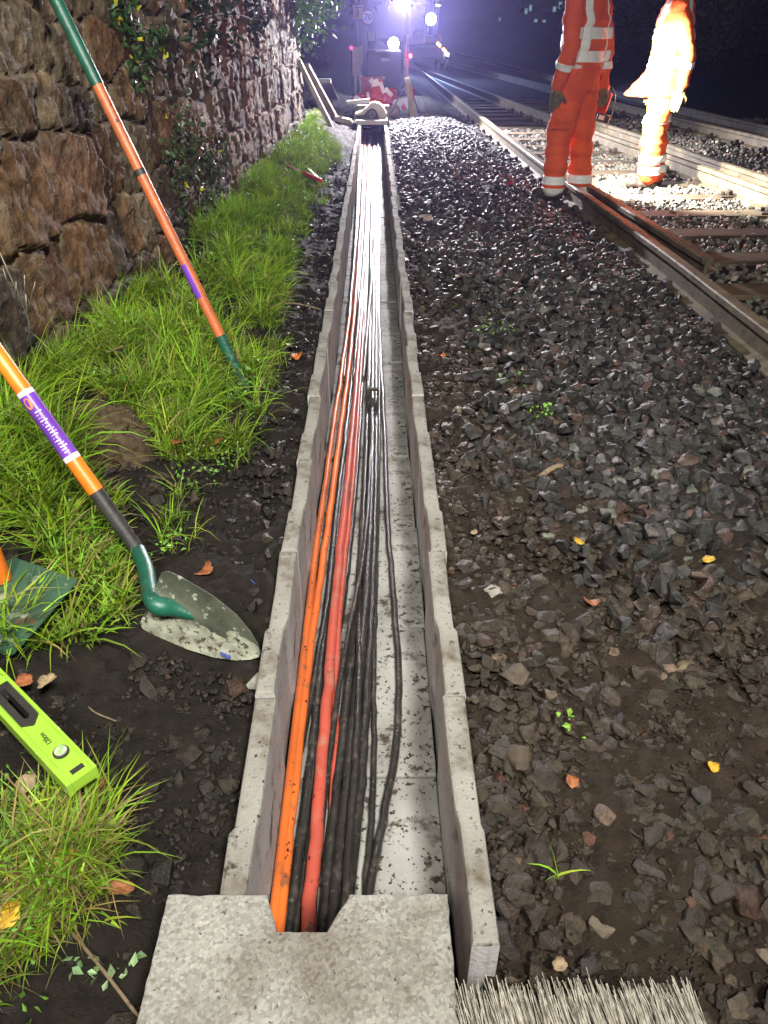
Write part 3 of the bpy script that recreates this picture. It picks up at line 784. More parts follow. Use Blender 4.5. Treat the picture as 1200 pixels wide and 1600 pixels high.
fm = sstep(0.06, 0.16, edge + 0.16 * fbm(SS * 14, TT * 14, 52, 3))[..., None]
Cw = mort * (1 - fm) + Cw * fm
lich = sstep(0.12, 0.26, fbm(SS * 3.3, TT * 3.3, 46, 4))[..., None]
Cw = Cw * (1 - 0.45 * lich) + np.array([0.25, 0.24, 0.20]) * 0.45 * lich
low_dark = (sstep(0.5, 0.0, TT + 0.3 * fbm(SS * 2, TT * 2, 49)))[..., None]  # darker towards the foot of the wall
Cw = Cw * (1 - 0.4 * low_dark) * np.array([0.90, 0.83, 0.74]) * (0.75 + 0.5 * (fbm(SS * 1.1, TT * 1.4, 53, 3) + 0.5))[..., None]
set_tint(me, Cw.reshape(-1, 3))
wall = link('stone_wall', me, M['wall'], None, True)
bmw = bmesh.new(); bmw.from_mesh(me)
lay = bmw.verts.layers.float_color['tint']
def addquad(ps):
    vs = [bmw.verts.new(p) for p in ps]
    for v in vs: v[lay] = (0.15, 0.12, 0.09, 1)
    bmw.faces.new(vs)
for a in range(0, 12):
    ya, yb_ = YA + (YB - YA) * a / 12, YA + (YB - YA) * (a + 1) / 12
    addquad([(WALLX(ya) - 0.03, ya, HT - 0.04), (WALLX(yb_) - 0.03, yb_, HT - 0.04), (WALLX(yb_) - 0.72, yb_, HT - 0.04), (WALLX(ya) - 0.72, ya, HT - 0.04)])
    addquad([(WALLX(ya) - 0.70, ya, -0.3), (WALLX(yb_) - 0.70, yb_, -0.3), (WALLX(yb_) - 0.72, yb_, HT - 0.04), (WALLX(ya) - 0.72, ya, HT - 0.04)])
bmw.to_mesh(me); bmw.free()
tag(wall, 'tall rubble stone wall with pale mortar along the left side', 'wall', kind='thing')

# ------------------------------------------------------------------ grass
def poly_px(pts, z=0.03):
    return np.array([[at(x, y, z).x, at(x, y, z).y] for x, y in pts])
def grass_blades(P, length, width, col, droop=(0.5, 1.4), dirx=0.1):
    n = len(P)
    z = gz(P[:, 0], P[:, 1])
    a = RNG.uniform(0, 6.28, n)
    dx, dy = np.cos(a) + dirx, np.sin(a) - 0.15
    l_ = np.hypot(dx, dy); dx, dy = dx / l_, dy / l_
    lean0 = RNG.uniform(0.15, 0.8, n); bend = RNG.uniform(*droop, n)
    K = 5
    pos = np.stack([P[:, 0], P[:, 1], z - 0.005], -1)
    vs = []
    tw = RNG.normal(0, 0.5, n)
    for k in range(K):
        t = k / (K - 1)
        wv = width * (1 - t ** 1.6) * (0.55 + 0.45 * np.minimum(1, t * 4)) + 0.0002
        sx, sy = -dy * np.cos(tw) , dx * np.cos(tw)
        side = np.stack([sx * wv, sy * wv, np.sin(tw) * wv], -1) * 0.5
        vs.append(pos - side); vs.append(pos + side)
        ang = lean0 + bend * t
        step = (length / (K - 1))
        pos = pos + np.stack([dx * np.sin(ang) * step, dy * np.sin(ang) * step, np.cos(ang) * step], -1)
    V = np.stack(vs, 1)          # n, 2K, 3
    base = (np.arange(n) * 2 * K)[:, None, None]
    q = np.array([[2 * k, 2 * k + 1, 2 * k + 3, 2 * k + 2] for k in range(K - 1)])
    F = (base + q[None]).reshape(-1, 4)
    C = np.repeat(col[:, None, :], 2 * K, 1)
    return V.reshape(-1, 3), F, C.reshape(-1, 3)
def gcol(n, dry=0.07, bright=1.0):
    g_ = np.stack([RNG.uniform(0.24, 0.38, n), RNG.uniform(0.42, 0.58, n), RNG.uniform(0.02, 0.05, n)], -1) * RNG.uniform(0.55, 1.1, (n, 1)) * bright
    q = RNG.uniform(0, 1, n) < dry
    g_[q] = np.stack([RNG.uniform(0.28, 0.42, n), RNG.uniform(0.24, 0.34, n), RNG.uniform(0.08, 0.14, n)], -1)[q]
    return g_
PATCH = [   # outline in the photo, number of blades, length, width, dry share
    ([(-60, 1090), (30, 1080), (90, 1040), (145, 1010), (130, 1060), (70, 1110), (85, 1190), (120, 1230), (100, 1310), (110, 1400), (60, 1480), (70, 1560), (40, 1640), (-80, 1640)], 3000, (0.06, 0.17), 0.0058, 0.34),
    ([(-60, 1000), (-60, 690), (40, 640), (95, 690), (140, 760), (195, 880), (205, 950), (150, 1000), (120, 1060), (40, 1090)], 10500, (0.11, 0.28), 0.0072, 0.05),
    ([(10, 560), (180, 480), (280, 470), (350, 520), (395, 560), (420, 590), (390, 700), (335, 740), (300, 775), (250, 720), (190, 680), (100, 660), (20, 640)], 11500, (0.09, 0.24), 0.0056, 0.08),
    ([(290, 300), (380, 260), (420, 250), (440, 350), (445, 480), (400, 520), (330, 450), (270, 400), (215, 420), (230, 360)], 11500, (0.10, 0.25), 0.0062, 0.04),
    ([(400, 250), (430, 190), (475, 185), (520, 215), (530, 240), (500, 270), (480, 330), (450, 410), (425, 350)], 11000, (0.08, 0.20), 0.0075, 0.04),
    ([(395, 560), (445, 490), (440, 545), (425, 600)], 350, (0.05, 0.12), 0.004, 0.1),
    ([(478, 180), (495, 178), (512, 196), (500, 200)], 500, (0.05, 0.10), 0.006, 0.1),
    ([(225, 870), (250, 790), (300, 800), (310, 840), (260, 870)], 130, (0.05, 0.15), 0.004, 0.1),
]
CLEAR = [poly_px(q, z_) for q, z_ in (
    ([(-40, 850), (50, 855), (138, 945), (132, 985), (60, 1010), (-40, 1000)], 0.03),
    ([(-30, 1030), (10, 1035), (150, 1180), (112, 1250), (-30, 1125)], 0.06),
    ([(165, 800), (235, 790), (280, 880), (275, 1010), (200, 1000), (195, 900)], 0.03),
    ([(85, 660), (150, 650), (215, 690), (262, 770), (235, 800), (160, 800), (120, 740)], 0.0),
    ([(195, 425), (250, 400), (300, 425), (300, 480), (240, 485), (195, 470)], 0.03))]
LOW = poly_px([(95, 770), (190, 770), (260, 880), (240, 1020), (120, 1020), (100, 900)])
gv, gf, gc, base = [], [], [], 0
for poly, n, ln, wd, dry in PATCH:
    pp = poly_px(poly)
    lo, hi = pp.min(0), pp.max(0)
    P = RNG.uniform(lo, hi, (n * 5, 2))
    ragged = np.stack([fbm(P[:, 0] * 7, P[:, 1] * 7, 91, 3), fbm(P[:, 0] * 7, P[:, 1] * 7, 92, 3)], -1) * 0.22
    P = P[inpoly(P + ragged, pp)]
    P = P[fbm(P[:, 0] * 6, P[:, 1] * 6, 93, 3) > (-0.14 if n in (10500, 11000) else -0.035)]
    P = P[P[:, 0] > WALLX(P[:, 1]) + 0.02]
    # clumps: gather most blades near tuft centres
    tc = P[RNG.integers(0, len(P), max(20, n // 60))]
    ti = RNG.integers(0, len(tc), n)
    tl_ = RNG.uniform(0.55, 1.3, len(tc)); tb_ = RNG.uniform(0.6, 1.25, len(tc))
    near = tc[ti] + RNG.normal(0, 0.02, (n, 2))
    sel = RNG.uniform(0, 1, n) < 0.6
    Q = np.where(sel[:, None], near, P[RNG.integers(0, len(P), n)])
    lf_ = np.where(sel, tl_[ti], RNG.uniform(0.3, 0.9, n)); br_ = np.where(sel, tb_[ti], RNG.uniform(0.5, 0.9, n))
    ok = Q[:, 0] > WALLX(Q[:, 1]) + 0.01
    for cp in CLEAR: ok &= ~inpoly(Q, cp)
    Q, lf_, br_ = Q[ok], lf_[ok], br_[ok]
    col = gcol(len(Q), dry) * br_[:, None]
    lf_ = lf_ * np.where(inpoly(Q, LOW), 0.5, 1.0)
    v, f, c = grass_blades(Q, RNG.uniform(*ln, len(Q)) * lf_, wd * RNG.uniform(0.5, 1.3, len(Q)), col, (0.3, 1.9))
    gv.append(v); gf.append(f + base); gc.append(c); base += len(v)
    # short matted undergrowth
    m_ = int(n * 0.55)
    Q = P[RNG.integers(0, len(P), m_)] + RNG.normal(0, 0.01, (m_, 2))
    for cp in CLEAR: Q = Q[~inpoly(Q, cp)]
    v, f, c = grass_blades(Q, RNG.uniform(0.025, 0.085, len(Q)), np.full(len(Q), wd * 0.55), gcol(len(Q), 0.22) * RNG.uniform(0.35, 0.8, (len(Q), 1)), (0.6, 2.2), 0.0)
    gv.append(v); gf.append(f + base); gc.append(c); base += len(v)
    # flattened dead straw at the roots
    m_ = n // 5
    Q = P[RNG.integers(0, len(P), m_)]
    for cp in CLEAR[:4]: Q = Q[~inpoly(Q, cp)]
    v, f, c = grass_blades(Q, RNG.uniform(0.05, 0.16, len(Q)), np.full(len(Q), wd * 0.7), gcol(len(Q), 1.0) * RNG.uniform(0.25, 0.9, (len(Q), 1)), (1.1, 1.5))
    gv.append(v); gf.append(f + base); gc.append(c); base += len(v)
me = arrays_mesh('grass', np.concatenate(gv), np.concatenate(gf)); set_tint(me, np.concatenate(gc))
gm = M['grass'].node_tree
pb = gm.nodes['Principled BSDF']
tr = gm.nodes.new('ShaderNodeBsdfTranslucent'); ad = gm.nodes.new('ShaderNodeMixShader'); ad.inputs[0].default_value = 0.3
src = pb.inputs['Base Color'].links[0].from_socket
gm.links.new(src, tr.inputs[0]); gm.links.new(pb.outputs[0], ad.inputs[1]); gm.links.new(tr.outputs[0], ad.inputs[2])
gm.links.new(ad.outputs[0], gm.nodes['Material Output'].inputs[0])
g = link('grass', me, M['grass'], None, True)
tag(g, 'long bright green grass on the bank under the stone wall', 'grass', kind='stuff')

# leaves of ivy and weeds
def leaf_cloud(name, C, size, cols, m, up=0.4, parent=None):
    """many small pointed leaves around points C (n,3)"""
    n = len(C)
    nrm = RNG.normal(0, 1, (n, 3)); nrm[:, 2] += up; nrm /= np.linalg.norm(nrm, axis=1)[:, None]
    a = np.cross(nrm, RNG.normal(0, 1, (n, 3))); a /= np.linalg.norm(a, axis=1)[:, None]
    b = np.cross(nrm, a)
    s = (size * RNG.uniform(0.6, 1.3, n))[:, None]
    pts = [C - a * s, C - a * s * 0.3 + b * s * 0.62 + nrm * s * 0.12, C + a * s + nrm * s * -0.1, C - a * s * 0.3 - b * s * 0.62 + nrm * s * 0.12]
    V = np.stack(pts, 1).reshape(-1, 3)
    F = np.arange(n * 4).reshape(n, 4)
    me = arrays_mesh(name, V, F)
    set_tint(me, np.repeat(cols, 4, 0))
    return link(name, me, m, parent)
def greens(n, base, var=0.4):
    return np.array(base)[None] * RNG.uniform(1 - var, 1 + var, (n, 1)) * RNG.uniform(0.9, 1.1, (n, 3))
def ivy(px_list, Yfun, n, spread, size, label, base=(0.022, 0.06, 0.014), off=0.06, yellow=0.02):
    root = empty('ivy', Yfun(*px_list[0]), 0, label, 'ivy')
    cs = []
    for x, y in px_list:
        p = Yfun(x, y)
        k = n // len(px_list)
        q = np.array(p[:])[None] + RNG.normal(0, 1, (k, 3)) * np.array([off * 0.5, spread, spread])
        cs.append(q)
    Cc = np.concatenate(cs)
    wx = WALLX(Cc[:, 1]) + 0.03
    Cc[:, 0] = np.maximum(Cc[:, 0], np.where(Cc[:, 1] < YB + 0.05, wx, -9))
    cl = greens(len(Cc), base)
    q = RNG.uniform(0, 1, len(Cc)) < yellow; cl[q] = (0.55, 0.5, 0.04)
    o = leaf_cloud('leaves', Cc - np.array(root.location[:])[None], size, cl, M['leafy'], 0.3, root)
    bm = bmesh.new()
    P = [Vector(Yfun(x, y)) - root.location for x, y in px_list]
    if len(P) > 1: bm_tube(bm, spline(P, 4), 0.004, 5)
    bm_obj('stem', bm, M['bark'], root, True)
def onwall(x, y, off=0.05):
    # intersect the pixel ray with the wall plane
    d = CR @ Vector(((x - 600) / FPX, -(y - 800) / FPX, -1))
    t = 1.0
    for k in range(40):
        Y = d.y * t
        t = (float(WALLX(Y)) + off) / d.x
    return Vector((d.x * t, d.y * t, CAMZ + d.z * t))
ivy([(195, 5), (205, 40), (235, 80), (215, 110), (250, 60), (190, 30)], onwall, 300, 0.05, 0.018, 'dark trailing ivy with a few yellow leaves, high on the wall beside the green pole', yellow=0.05)
ivy([(270, 260), (275, 220), (290, 200), (300, 250), (285, 290), (320, 240), (335, 290), (350, 230), (320, 310)], onwall, 520, 0.09, 0.019, 'silvery ivy climbing the wall low down above the long grass', base=(0.05, 0.08, 0.035))
ivy([(330, 15), (300, 30), (360, 20), (400, 30), (390, 5), (420, 10)], onwall, 420, 0.16, 0.028, 'dark green ivy draped over the middle of the wall top', base=(0.018, 0.04, 0.011))
ivy([(455, 10), (470, 20), (485, 35), (478, 55), (495, 10), (505, 5), (465, 0), (488, -10), (470, -30), (500, -25)], lambda x, y: atY(x, y, 10.9), 900, 0.13, 0.034, 'bright ivy hanging off the far end of the stone wall', base=(0.13, 0.27, 0.05), off=0.3)

# broad leaved weeds among the grass
cs_u = []
for poly, n in ((PATCH[3][0], 2600), (PATCH[4][0], 1800), (PATCH[2][0], 1500), (PATCH[1][0], 500), (PATCH[0][0], 260)):
    pp = poly_px(poly); P = RNG.uniform(pp.min(0), pp.max(0), (n * 5, 2)); P = P[inpoly(P, pp)]
    P = P[(P[:, 0] > WALLX(P[:, 1]) + 0.03) & (fbm(P[:, 0] * 4, P[:, 1] * 4, 95, 3) > 0.02)]
    for cp in CLEAR: P = P[~inpoly(P, cp)]
    P = P[:n]
    cs_u.append(np.concatenate([P, (gz(P[:, 0], P[:, 1]) + RNG.uniform(0.01, 0.10, len(P)))[:, None]], 1))
Cu = np.concatenate(cs_u)
o = leaf_cloud('undergrowth', Cu, np.where(Cu[:, 1] < 2.6, 0.0065, 0.011), greens(len(Cu), (0.10, 0.21, 0.03), 0.5), M['leafy'], 1.0)
tag(o, 'small broad leaved weeds growing through the long grass', 'weeds', kind='stuff')

# dry stalks
def stalks(pxs, label, name='dry_stalks'):
    root0 = at(*pxs[0][0], 0.05)
    bm = bmesh.new()
    for (bx, by), (tx, ty), h in pxs:
        b = at(bx, by, 0.03); t = onwall(tx, ty, 0.14)
        m_ = (b + t) / 2 + Vector((random.uniform(-.02, .02), random.uniform(-.02, .02), 0.01))
        bm_tube(bm, spline([b, m_, t], 5), [0.0022] * 10 + [0.001], 5)
    o = bm_obj(name, bm, M['pale_timber'], None, True)
    tag(o, label, 'dead stems')
stalks([((40, 560), (5, 420), 1), ((55, 570), (38, 430), 1), ((62, 600), (40, 460), 1), ((28, 570), (25, 440), 1), ((70, 590), (0, 395), 1), ((20, 560), (55, 440), 1)], 'thin straw coloured dead stems standing against the wall at far left')
stalks([((258, 470), (248, 385), 1), ((235, 480), (285, 400), 1), ((330, 415), (290, 385), 1)], 'brown twiggy stems by the dark hollow under the wall')

# ------------------------------------------------------------------ soil heap
hp = at(150, 718, 0.0)
bm = bmesh.new()
bmesh.ops.create_icosphere(bm, subdivisions=6, radius=1)
co = np.array([v.co[:] for v in bm.verts])
rr = 1 + fbm(co[:, 0] * 2 + 3, co[:, 1] * 2 + co[:, 2], 61, 4) * 0.6 + fbm(co[:, 0] * 9, co[:, 1] * 9 + co[:, 2] * 5, 62, 4) * 0.30
for v, r_ in zip(bm.verts, rr):
    v.co = Vector((v.co.x * 0.17, v.co.y * 0.19, v.co.z * 0.15)) * float(r_)
M['heap'] = mat('heap_soil', (0.115, 0.08, 0.05), (0.06, 0.042, 0.028), 25, 0.9, 1.0, 110, 0.2, bdist=0.012)
o = bm_obj('soil_heap', bm, M['heap'], None, True)
o.location = hp + Vector((0, 0, 0.015)); tag(o, 'crumbly brown mound of earth in the grass behind the orange shovel handle', 'soil mound')

# ------------------------------------------------------------------ shovels
def frame(o, p, d, upv):
    """matrix with local +x along d, local z near upv"""
    x = Vector(d).normalized(); z = (Vector(upv) - x * Vector(upv).dot(x)).normalized(); y = z.cross(x)
    Mx = Matrix((x, y, z)).transposed().to_4x4(); Mx.translation = p
    o.matrix_world = Mx
    return o
def blade_mesh(name, outline, m, parent, nu=90, nv=60, ridge=0.02, dish=0.03, lip=0.0, mats=None):
    """outline: list of (u, left v, right v); a thin dished plate with a raised ridge from the socket"""
    U = np.linspace(outline[0][0], outline[-1][0], nu)
    lf = np.interp(U, [a[0] for a in outline], [a[1] for a in outline]); rt = np.interp(U, [a[0] for a in outline], [a[2] for a in outline])
    vs = []
    for i, u in enumerate(U):
        for j in range(nv):
            s = j / (nv - 1); v = lf[i] * (1 - s) + rt[i] * s
            hw = max(abs(lf[i]), abs(rt[i]), 1e-4)
            fr = (u - U[0]) / (U[-1] - U[0])
            z = dish * (v / hw) ** 2 * (1 - 0.5 * fr) + ridge * max(0, 1 - fr * 1.5) * math.exp(-(v / 0.016) ** 2) + lip * (max(0, abs(v / hw) - 0.86) / 0.14) ** 1.5 + 0.012 * fr * fr
            vs.append((u, v, z))
    top = np.array(vs); bot = top - np.array([0, 0, 0.0025])
    n = len(top); I = np.arange(n).reshape(nu, nv)
    F1 = np.stack([I[:-1, :-1], I[:-1, 1:], I[1:, 1:], I[1:, :-1]], -1).reshape(-1, 4)
    ring = np.concatenate([I[0, :], I[1:, -1], I[-1, -2::-1], I[-2:0:-1, 0]])
    F3 = np.stack([ring, np.roll(ring, -1), np.roll(ring, -1) + n, ring + n], -1)
    me = arrays_mesh(name, np.concatenate([top, bot]), np.concatenate([F1[:, ::-1], F1 + n, F3]))
    o = link(name, me, m, parent, True)
    me.set_sharp_from_angle(angle=R(50))
    return o
# sticker material: purple label with lines of tiny illegible print
def sticker_mat(name, base, scale):
    m = mat(name, base, tuple(c * 0.8 for c in base), 20, 0.35, speck=[((0.8, 0.78, 0.8), scale, 0.60, 0.63)])
    return m
M['sticker'] = mat('sticker_purple', (0.16, 0.05, 0.42), (0.13, 0.04, 0.36), 20, 0.35)
M['sticker_white'] = mat('sticker_white', (0.78, 0.74, 0.72), (0.62, 0.55, 0.52), 30, 0.4)
M['sticker_orange'] = mat('sticker_orange', (0.85, 0.28, 0.06), (0.8, 0.22, 0.05), 30, 0.4)

# near shovel
sock = at(240, 928, -0.005)
top_ = atD(-45, 495, 1.70)
hin = atD(217, 862, 1.83)
root = empty('shovel', sock, 0, 'long handled shovel, orange shaft with purple sticker, green socket, its blade flat by the trough', 'shovel')
lp = lambda p: Vector(p) - sock
dh = (hin - top_)
def onshaft(px, py):      # point of the shaft's axis nearest that pixel
    best = min((abs((top_ + dh * t - atD(px, py, 1)).length * 0) + (Vector((0, 0, CAMZ)) + (top_ + dh * t - Vector((0, 0, CAMZ))) - (Vector((0, 0, CAMZ)) + (atD(px, py, 1) - Vector((0, 0, CAMZ))) * ((CR.inverted() @ (top_ + dh * t - Vector((0, 0, CAMZ)))).z * -1))).length, t) for t in [k / 400 for k in range(-40, 441)])[1]
    return top_ + dh * best
q_or = onshaft(140, 775)
bm = bmesh.new(); bm_tube(bm, [lp(top_ - dh * 0.6), lp(q_or)], 0.0195, 20)
bm_obj('shaft', bm, M['handle_orange'], root, angle=40)
bm = bmesh.new(); bm_tube(bm, [lp(q_or), lp(q_or + (hin - q_or) * 0.5), lp(hin + dh * 0.015)], [0.0187, 0.0187, 0.0178], 20)
bm_obj('grip_sleeve', bm, M['black_rubber'], root, angle=40)
knee = at(232, 925, 0.03)
bd = (at(400, 1000, -0.06) - sock); 
tip_u = bd.normalized()
cB = at(226, 984, -0.012); tipw = at(409, 1017, -0.036)
best_ = None
for k in range(60):
    cA = at(250, 876, -0.06 + k * 0.006); m_ = (cA + cB) / 2
    e_ = abs((cA - cB).normalized().dot((tipw - m_).normalized()))
    if best_ is None or e_ < best_[0]: best_ = (e_, cA.copy())
cA = best_[1]; bc = (cA + cB) / 2
tip_u = (tipw - bc).normalized(); LB_ = (tipw - bc).length; HB = (cA - cB).length * 0.46
print('BLADE', best_, LB_, HB)
bl = blade_mesh('blade', [(0.0, 0.86 * HB, -0.86 * HB), (0.04 * LB_, 0.98 * HB, -0.98 * HB), (0.15 * LB_, HB, -HB), (0.45 * LB_, 0.93 * HB, -0.93 * HB), (0.68 * LB_, 0.76 * HB, -0.76 * HB), (0.85 * LB_, 0.50 * HB, -0.50 * HB), (0.95 * LB_, 0.26 * HB, -0.26 * HB), (LB_, 0.06 * HB, -0.06 * HB)], [M['blade_steel'], M['blade_worn_lit']], root, ridge=0.012, dish=0.010)
frame(bl, Vector((0, 0, 0)), tip_u, tip_u.cross((cA - cB)))
bl.location = bc - sock
for f in bl.data.polygons:  # lower half and tip paler: wear plus light painted into the colour
    c = f.center
    nz_ = fbm(np.array([c.x * 25]), np.array([c.y * 60]), 5, 4)[0]
    if c.y < -0.012 + 0.03 * nz_ and c.x > 0.005: f.material_index = 1
    if c.x > 0.19 + 0.08 * nz_ and c.y < 0.02: f.material_index = 1
nb_ = tip_u.cross(cA - cB).normalized()
if nb_.z < 0: nb_ = -nb_
pth = [hin - dh * 0.005, hin + (bc - hin) * 0.5 + Vector((0.004, 0, 0.004)), bc + tip_u * 0.010 + nb_ * 0.016, bc + tip_u * 0.055 + nb_ * 0.003, bc + tip_u * 0.11 - nb_ * 0.005, bc + tip_u * 0.17 - nb_ * 0.007]
sp_ = [lp(p) for p in spline(pth, 6)]
bm = bmesh.new(); bm_tube(bm, sp_, [0.0195] * 13 + [0.021, 0.0215, 0.022, 0.022, 0.021, 0.020, 0.0185, 0.017, 0.0155, 0.014, 0.0125, 0.011, 0.0095, 0.008, 0.0065, 0.005, 0.004, 0.003], 18)
bm_obj('socket', bm, M['green_metal'], root, angle=40)
# label on the shaft
a, b_ = onshaft(31, 627), onshaft(103, 716)
ax = (b_ - a).normalized()
bm = bmesh.new(); bm_tube(bm, [lp(a), lp(b_)], 0.0203, 24)
stk = bm_obj('sticker', bm, M['sticker'], root, angle=40)
for e_a, e_b in ((a - ax * 0.012, a), (b_, b_ + ax * 0.013)):
    bm = bmesh.new(); bm_tube(bm, [lp(e_a), lp(e_b)], 0.0205, 24); bm_obj('sticker_band', bm, M['sticker_white'], stk, angle=40)
view = (Vector((0, 0, CAMZ)) - (a + b_) / 2).normalized()
vy = (view - ax * view.dot(ax)).normalized(); vx = ax.cross(vy)
def on_skin(t, ang, r=0.0207):
    return lp(a + (b_ - a) * t) + (vy * math.cos(ang) + vx * math.sin(ang)) * r
bm = bmesh.new()
rs_ = random.Random(5)
for k in range(15):       # print lines across the label
    t0 = 0.26 + k * 0.048
    an = rs_.uniform(0.35, 0.55); ln = rs_.uniform(0.45, 0.95)
    prev = None
    for q in range(9):
        if q and rs_.random() < 0.28: prev = None; 
        aa = an - ln * q / 8 * 1.0
        p0, p1 = on_skin(t0, aa), on_skin(t0 + 0.017, aa)
        v0, v1 = bm.verts.new(p0), bm.verts.new(p1)
        if prev: bm.faces.new((prev[0], v0, v1, prev[1]))
        prev = (v0, v1)
bm_obj('printing', bm, M['sticker_white'], stk)
bm = bmesh.new()
vs = [bm.verts.new(on_skin(0.12 + 0.085 * math.cos(k * 0.2617), 0.5 + 0.42 * math.sin(k * 0.2617))) for k in range(24)]
bm.faces.new(vs)
bm_obj('badge', bm, M['sticker_orange'], stk)

# long pole-like shovel leaning on the wall
e0 = onwall(58, -60, 0.10)
e1 = at(383, 604, -0.02)
e1d = e1 + (e1 - e0).normalized() * 0.10
root = empty('spade', e1, 0, 'worn orange and green shaft leaning on the stone wall, its foot sunk in the grass', 'spade')
lp2 = lambda p: Vector(p) - e1
dl = e1 - e0
def near_t(px, py):
    o_ = Vector((0, 0, CAMZ)); r_ = (atD(px, py, 1) - o_).normalized()
    return min(((e0 + dl * t - o_).cross(r_).length, t) for t in [k / 800 for k in range(-100, 900)])[1]
P_ = lambda t: lp2(e0 + dl * t)
tg1, tb, tst0, tst1, tg2 = near_t(140, 138), near_t(208, 273), near_t(278, 418), near_t(306, 468), near_t(338, 528)
bm = bmesh.new(); bm_tube(bm, [P_(-0.6), P_(tg1)], 0.0215, 18); bm_obj('upper_socket', bm, M['green_metal'], root, angle=40)
bm = bmesh.new(); bm_tube(bm, [P_(tg1 - 0.002), P_(tg2)], 0.0195, 18); bm_obj('shaft', bm, M['handle_orange_worn'], root, angle=40)
bm = bmesh.new(); bm_tube(bm, [P_(tb - 0.006), P_(tb + 0.008)], 0.0203, 18); bm_obj('tape_band', bm, M['black_rubber'], root, angle=40)
bm = bmesh.new(); bm_tube(bm, [P_(tg2 - 0.002), P_(1.0), lp2(e1d)], [0.0215, 0.0195, 0.018], 18); bm_obj('socket', bm, M['green_metal'], root, angle=40)
bm = bmesh.new(); bm_tube(bm, [P_(tst0), P_(tst1)], 0.0201, 18, False); o = bm_obj('sticker', bm, [M['sticker'], M['handle_orange_worn']], root, angle=40)
for f in o.data.polygons:
    if (f.center.x - P_(tst0).x) > 0.0 and f.normal.x > 0.35: f.material_index = 1

# left shovel with the square green blade
root_p = at(-15, 905, 0.10)
root = empty('shovel', root_p, 0, 'square mouthed green shovel lying in the grass at the left edge', 'shovel')
d_ = at(125, 985, 0.075) - at(8, 935, 0.085)
bl = blade_mesh('blade', [(0.0, 0.085, -0.10), (0.02, 0.098, -0.11), (0.10, 0.10, -0.112), (0.205, 0.10, -0.112)], M['blade_green'], root, ridge=0.022, dish=0.006, lip=0.022)
frame(bl, Vector((0, 0, 0)), d_, Vector((0.05, -0.35, 1)))
bl.location = at(-32, 922, 0.12) - root_p
bm = bmesh.new(); s0 = at(12, 925, 0.09) - root_p
up_ = atD(-60, 760, 1.45) - root_p
bm_tube(bm, spline([s0 + d_.normalized() * 0.07 + Vector((0, 0, 0.012)), s0 + Vector((0, 0, 0.03)), s0 + (up_ - s0) * 0.16], 5), [0.008, 0.011, 0.014, 0.017, 0.019, 0.02, 0.02, 0.02, 0.02, 0.02, 0.02], 16)
bm_obj('socket', bm, M['green_metal'], root, angle=40)
bm = bmesh.new(); bm_tube(bm, [s0 + (up_ - s0) * 0.15, up_ + (up_ - s0) * 1.5], 0.0215, 18)
bm_obj('shaft', bm, M['handle_orange'], root, angle=40)

# ------------------------------------------------------------------ spirit level
Zl = 0.115
c_tr, c_br = at(143, 1192, Zl), at(105, 1229, Zl)
dlv = (at(0, 1046, Zl) - at(143, 1192, Zl)); dlv.normalize()
root = empty('spirit_level', c_br, 0, 'lime green spirit level lying on the grass at the left edge', 'spirit level')
wv = (c_tr - c_br); wl_ = wv.length
yv = (wv - dlv * wv.dot(dlv)).normalized()
Mx = Matrix((dlv, yv, dlv.cross(yv))).transposed().to_4x4()
if Mx.col[2].z < 0:
    Mx = Matrix((dlv, yv, -dlv.cross(yv))).transposed().to_4x4()
flip = dlv.cross(yv).z < 0
W_ = (wv.dot(yv)); 
class LB: pass
def lvl(u, v, z=0.0):      # u along from the near end, v across, z above the top face
    p = dlv * u + yv * v + Vector((0, 0, 1)) * z
    return p
def lvl_prism(poly, z0, z1, name, m, parent, bev=0):
    bm = bmesh.new()
    lo = [bm.verts.new(lvl(u, v, z0)) for u, v in poly]; hi = [bm.verts.new(lvl(u, v, z1)) for u, v in poly]
    n = len(poly)
    bm.faces.new(lo[::-1]); bm.faces.new(hi)
    for i in range(n): bm.faces.new((lo[i], lo[(i + 1) % n], hi[(i + 1) % n], hi[i]))
    bmesh.ops.recalc_face_normals(bm, faces=bm.faces)
    if bev: bmesh.ops.bevel(bm, geom=list(bm.edges), offset=bev, segments=2, profile=0.5, affect='EDGES')
    return bm_obj(name, bm, m, parent)
H0, H1 = 0.175, 0.29        # hand hole along u
v0, v1 = W_ * 0.26, W_ * 0.80
def lvl_body():
    bm = bmesh.new()
    for (ua, ub, va, vb) in ((0, H0, 0, W_), (H1, 1.2, 0, W_), (H0, H1, 0, v0), (H0, H1, v1, W_)):
        vs8 = [bm.verts.new(lvl(u, v, z)) for z in (-0.024, 0) for u, v in ((ua, va), (ub, va), (ub, vb), (ua, vb))]
        for q in ((0, 3, 2, 1), (4, 5, 6, 7), (0, 1, 5, 4), (1, 2, 6, 5), (2, 3, 7, 6), (3, 0, 4, 7)):
            bm.faces.new([vs8[k] for k in q])
    bmesh.ops.recalc_face_normals(bm, faces=bm.faces)
    # rim flange on both long edges
    return bm
bm_obj('body', lvl_body(), M['lime'], root)
fl = W_ * 0.15
lvl_prism([(-0.0015, -0.002), (1.2, -0.002), (1.2, fl), (-0.0015, fl)], -0.026, 0.003, 'flange', M['lime'], root, 0.001)
lvl_prism([(-0.0015, W_ - fl * 0.6), (1.2, W_ - fl * 0.6), (1.2, W_ + 0.002), (-0.0015, W_ + 0.002)], -0.026, 0.003, 'flange', M['lime'], root, 0.001)
